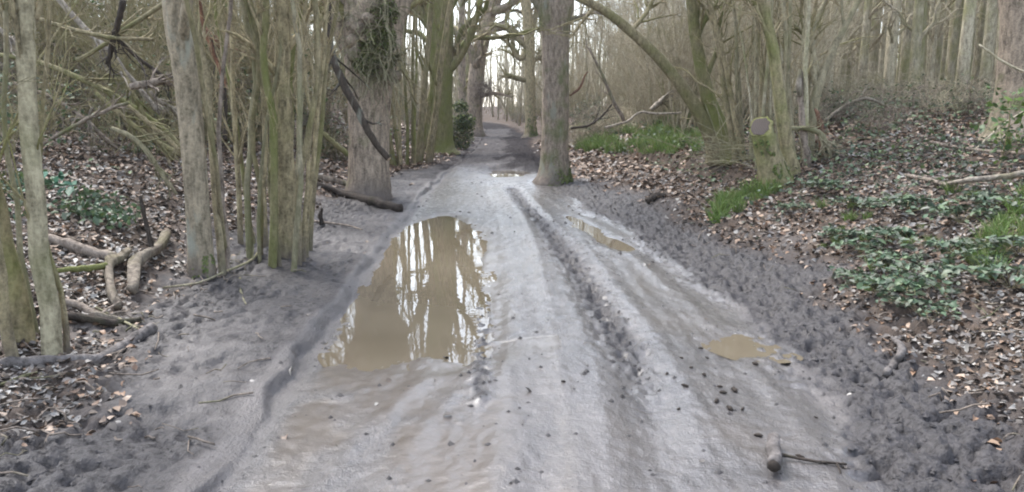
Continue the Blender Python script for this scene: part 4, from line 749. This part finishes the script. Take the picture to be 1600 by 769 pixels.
# bramble plants with palmate leaves in the foreground of the bank
for i_, (px, py, s) in enumerate([(1310, 375, .8), (1345, 395, .7), (1395, 420, .9), (1420, 460, .9), (1375, 465, .8), (1455, 440, .8), (1440, 495, .7), (1480, 400, .9), (1530, 420, .8), (1580, 455, 1.0), (1590, 400, .9), (1550, 330, 1), (1500, 350, 1), (1420, 330, 1), (1350, 330, .9), (1290, 300, .9), (1240, 330, .6), (1390, 380, .9), (1330, 440, .6)]):
    p = G(px, py); n = 16; o = thing('bramble_plant', 'low bramble sprig with greyish green leaves spreading over dead leaves on the bank', 'bramble', p, 'bramble sprigs on the lower bank'); o.rotation_euler = (0, 0, i_*1.1); o.scale = (s,)*3
    a = rng.random(n)*6.28; s_ = np.linspace(0, 1, 5); L_ = .15+.25*rng.random(n); Q = np.stack([np.cos(a)[:, None]*L_[:, None]*s_, np.sin(a)[:, None]*L_[:, None]*s_, .12*np.sin(s_*2.4)+0*L_[:, None]], -1); mb = MB(); tubes(mb, Q, np.full((n, 5), .002), 3); link('canes', mb.mesh('canes', 'twig'), o, 'stuff')
    mb = MB(); Pl = np.repeat(Q[:, [2, 3, 4]].reshape(-1, 3), 3, 0)+.028*rng.normal(size=(n*9, 3))*np.array([1, 1, .4]); leaves(mb, Pl, .05, IVY+[(.13, .16, .11), (.17, .19, .15)], tilt=.35); link('foliage', mb.mesh('foliage', 'ivy', False), o, 'stuff')
p = G(85, 322); o = thing('broad_leaf_plant', 'rosette of broad bluish green leaves in the litter on the slope', 'plant', p); mb = MB(); n = 22; a = rng.random(n)*6.28; el_ = .3+.7*rng.random(n); P = np.stack([np.cos(a)*np.cos(el_)*.2, np.sin(a)*np.cos(el_)*.2, .06+.16*np.sin(el_)+.1*rng.random(n)], -1); leaves(mb, P, .085, [(.07, .19, .12), (.10, .24, .16), (.05, .14, .08)], tilt=.4, long=1.7); link('foliage', mb.mesh('foliage', 'ivy', False), o)
for px, py in [(115, 335), (145, 345), (160, 325), (185, 345), (130, 315), (60, 290), (40, 300), (20, 310), (10, 345), (220, 240), (175, 355), (30, 290)]:
    p = G(px, py); o = thing('fern_sprig', 'low green leafy sprig near the broad bluish rosette', 'plant', p, 'green sprigs on the left slope'); leaf_blob(o, 'foliage', np.array([0, 0, .07]), .26, 60, .04, GREEN+IVY, sq=(1, 1, .35))
# holly-green young leaves on thin twigs before the thick trunk on the bank
b0 = G(1560, 262); o = thing('leafy_shrub', 'thin shrub with fresh bright green leaves below the thick greenish trunk', 'shrub', b0); mb = MB(); Q = np.array([[[0, 0, -.05], [.05, 0, .25], [.1, .05, .5], [.1, .1, .75]]]); B = sprout(Q, np.array([[.012, .01, .008, .005]]), 12, .1, 1, .5, (.5, 1.2), .15, 5); tubes(mb, Q, np.array([[.012, .01, .008, .005]]), 5); tubes(mb, *B, 3); link('stems', mb.mesh('stems', 'twig'), o, 'stuff')
mb = MB(); P = B[0][:, 1:].reshape(-1, 3); P = np.repeat(P, 3, 0)+.04*rng.normal(size=(len(P)*3, 3)); leaves(mb, P, .055, [(.14, .22, .04), (.10, .18, .04), (.07, .13, .04)], tilt=.7); link('foliage', mb.mesh('foliage', 'ivy', False), o, 'stuff')

def clod_mesh(r):
    mb = MB(); tubes(mb, np.array([[-r, 0, 0], [-r*.5, .1*r, r*.1], [0, 0, r*.15], [r*.55, -.1*r, r*.1], [r, 0, 0]]), np.array([.25, .5, .6, .5, .2])*r, 7, .5); return mb.mesh('mud_clod', 'dark')
CL = [clod_mesh(.022) for _ in range(4)]
for px, py, s in [(1070, 604, 1), (1100, 587, .8), (1105, 560, .7), (1130, 615, .9), (1145, 608, .9), (1120, 628, 1), (1148, 612, 1.1), (1140, 640, 1.2), (1185, 682, .9), (1125, 605, .7), (1095, 545, .7), (1080, 575, .6), (1275, 653, .5), (1060, 640, .6), (1180, 570, 1), (1160, 640, .7), (905, 335, .8), (980, 390, .7), (1020, 410, .8), (1250, 715, .9), (880, 597, .6), (1042, 585, .7), (1065, 560, .6)]:
    p = G(px, py); o = tag(link('mud_clod', CL[random.randrange(4)]), 'small dark clod lying on the smooth grey mud of the track', 'clod', 'clods on the wet track'); o.location = tuple(p+np.array([0, 0, .006*s])); o.scale = (s, s*.8, s*.7); o.rotation_euler = (0, 0, random.random()*6.3)
mb = MB(); x, y = spread(26000, 2.7, 16); c = churn_mask(x, y); k = rng.random(len(x)) < .05+.5*c; k &= (edge_l(y)-x < 1.6) & (x-edge_r(y) < 1.5); x, y = x[k], y[k]; n = len(x); z = height(x, y)
wat = np.zeros(n, bool)
for Q, zw, _, _ in PUD: wat |= (poly_sd(x, y, Q) < .02)
x, y, z = x[~wat], y[~wat], z[~wat]; n = len(x); r = (.005+.016*rng.random(n)**2)[:, None]*np.interp(y, [3, 15], [.9, 1.8])[:, None]; oc = np.array([[1, 0, 0], [0, 1, 0], [-1, 0, 0], [0, -1, 0], [0, 0, .8]]); V = np.stack([x, y, z], -1)[:, None]+r[:, None]*oc*(.6+.8*rng.random((n, 5, 1)))
i = np.arange(n)[:, None]*5; mb.add(V.reshape(-1, 3), None, np.vstack([np.hstack([i+a, i+(a+1) % 4, i+4]) for a in range(4)])); o = link('mud_crumbs', mb.mesh('mud_crumbs', 'ground', False), kind='stuff'); o['label'] = 'crumbs of dark mud scattered over the churned track edges'; o['category'] = 'mud'
ca = o.data.color_attributes.new('Mask', 'FLOAT_COLOR', 'POINT'); ca.data.foreach_set('color', np.tile([0, 0, 1, 0], n*5).astype(np.float32))

mb = MB(); x, y = spread(9000, 2.7, 22); sl, sr = edge_l(y)-x, x-edge_r(y); k = (rng.random(len(x)) < .06+.28*sst(.5, 1.4, np.maximum(sl, sr))) & ((sl > .15) | (sr > .3)); x, y = x[k], y[k]; n = len(x)
a = rng.random(n)*6.28; L_ = .04+.22*rng.random(n)**2; d = np.stack([np.cos(a), np.sin(a)], -1)*L_[:, None]; s_ = np.linspace(-.5, .5, 4); Px = x[:, None]+d[:, :1]*s_+.008*rng.normal(size=(n, 4)); Py = y[:, None]+d[:, 1:]*s_+.008*rng.normal(size=(n, 4))
tubes(mb, np.stack([Px, Py, height(Px, Py)+.008+.02*rng.random((n, 1))], -1), (.002+.004*rng.random(n))[:, None]*np.ones(4), 4); o = link('twig_debris', mb.mesh('twig_debris', 'dead'), kind='stuff'); o['label'] = 'small broken twigs scattered over the leafy verges'; o['category'] = 'twigs'
# single dead leaves lying loose on bare mud
LM = []
for k in range(5):
    mb = MB(); leaves(mb, np.zeros((1, 3)), np.array([.042]), [LIT[(k*2) % 7]], nrm=np.array([[0, 0, 1.]])); LM.append(mb.mesh('fallen_leaf', 'litter', False))
cnt = 0
x, y = spread(6000, 2.8, 8); lm = litter_mask(x, y); sl = edge_l(y)-x; sr = x-edge_r(y)
for a, b_, m_, s1, s2 in zip(x, y, lm, sl, sr):
    if cnt >= 230: break
    if .02 < m_ < .7 and (s1 > .25 or s2 > .35) and abs(a) < b_*.66:
        side = s1 > 0; z = float(height(np.array([a]), np.array([b_]))[0])
        o = tag(link('fallen_leaf', LM[cnt % 5]), 'single dead leaf lying loose on mud at the litter edge of the ' + ('ledge' if side else 'churned verge'), 'leaf', 'loose leaves on the ledge mud' if side else 'loose leaves on the churned verge')
        o.location = (a, b_, z+.012); s = random.uniform(.55, 1.1); o.scale = (s,)*3; o.rotation_euler = (random.gauss(0, .35), random.gauss(0, .35), random.random()*6.3); cnt += 1
print('litter', NL, 'ivy', NI, 'leaves', cnt, 'tris', sum(len(m_.polygons) for m_ in bpy.data.meshes)*1.5)

# ------------------------------------------------------------------ thin volume added to lighten the far wood, no real mist
hm = bpy.data.materials.new('added_haze'); hm.use_nodes = True; hn = hm.node_tree.nodes; hn.remove(hn['Principled BSDF'])
pv = hn.new('ShaderNodeVolumePrincipled'); pv.inputs['Density'].default_value = .0007; pv.inputs['Color'].default_value = (.93, .93, .92, 1); pv.inputs['Anisotropy'].default_value = .2
hm.node_tree.links.new(pv.outputs[0], hn['Material Output'].inputs['Volume'])
me = bpy.data.meshes.new('haze'); bx = [(x_, y_, z_) for x_ in (-175, 175) for y_ in (-20, 225) for z_ in (-2.5, 24)]
me.from_pydata(bx, [], [(0, 1, 3, 2), (4, 6, 7, 5), (0, 4, 5, 1), (2, 3, 7, 6), (0, 2, 6, 4), (1, 5, 7, 3)]); me.materials.append(hm); o = link('haze', me, kind='stuff'); o['label'] = 'thin pale haze added to lighten the far wood'; o['category'] = 'haze'
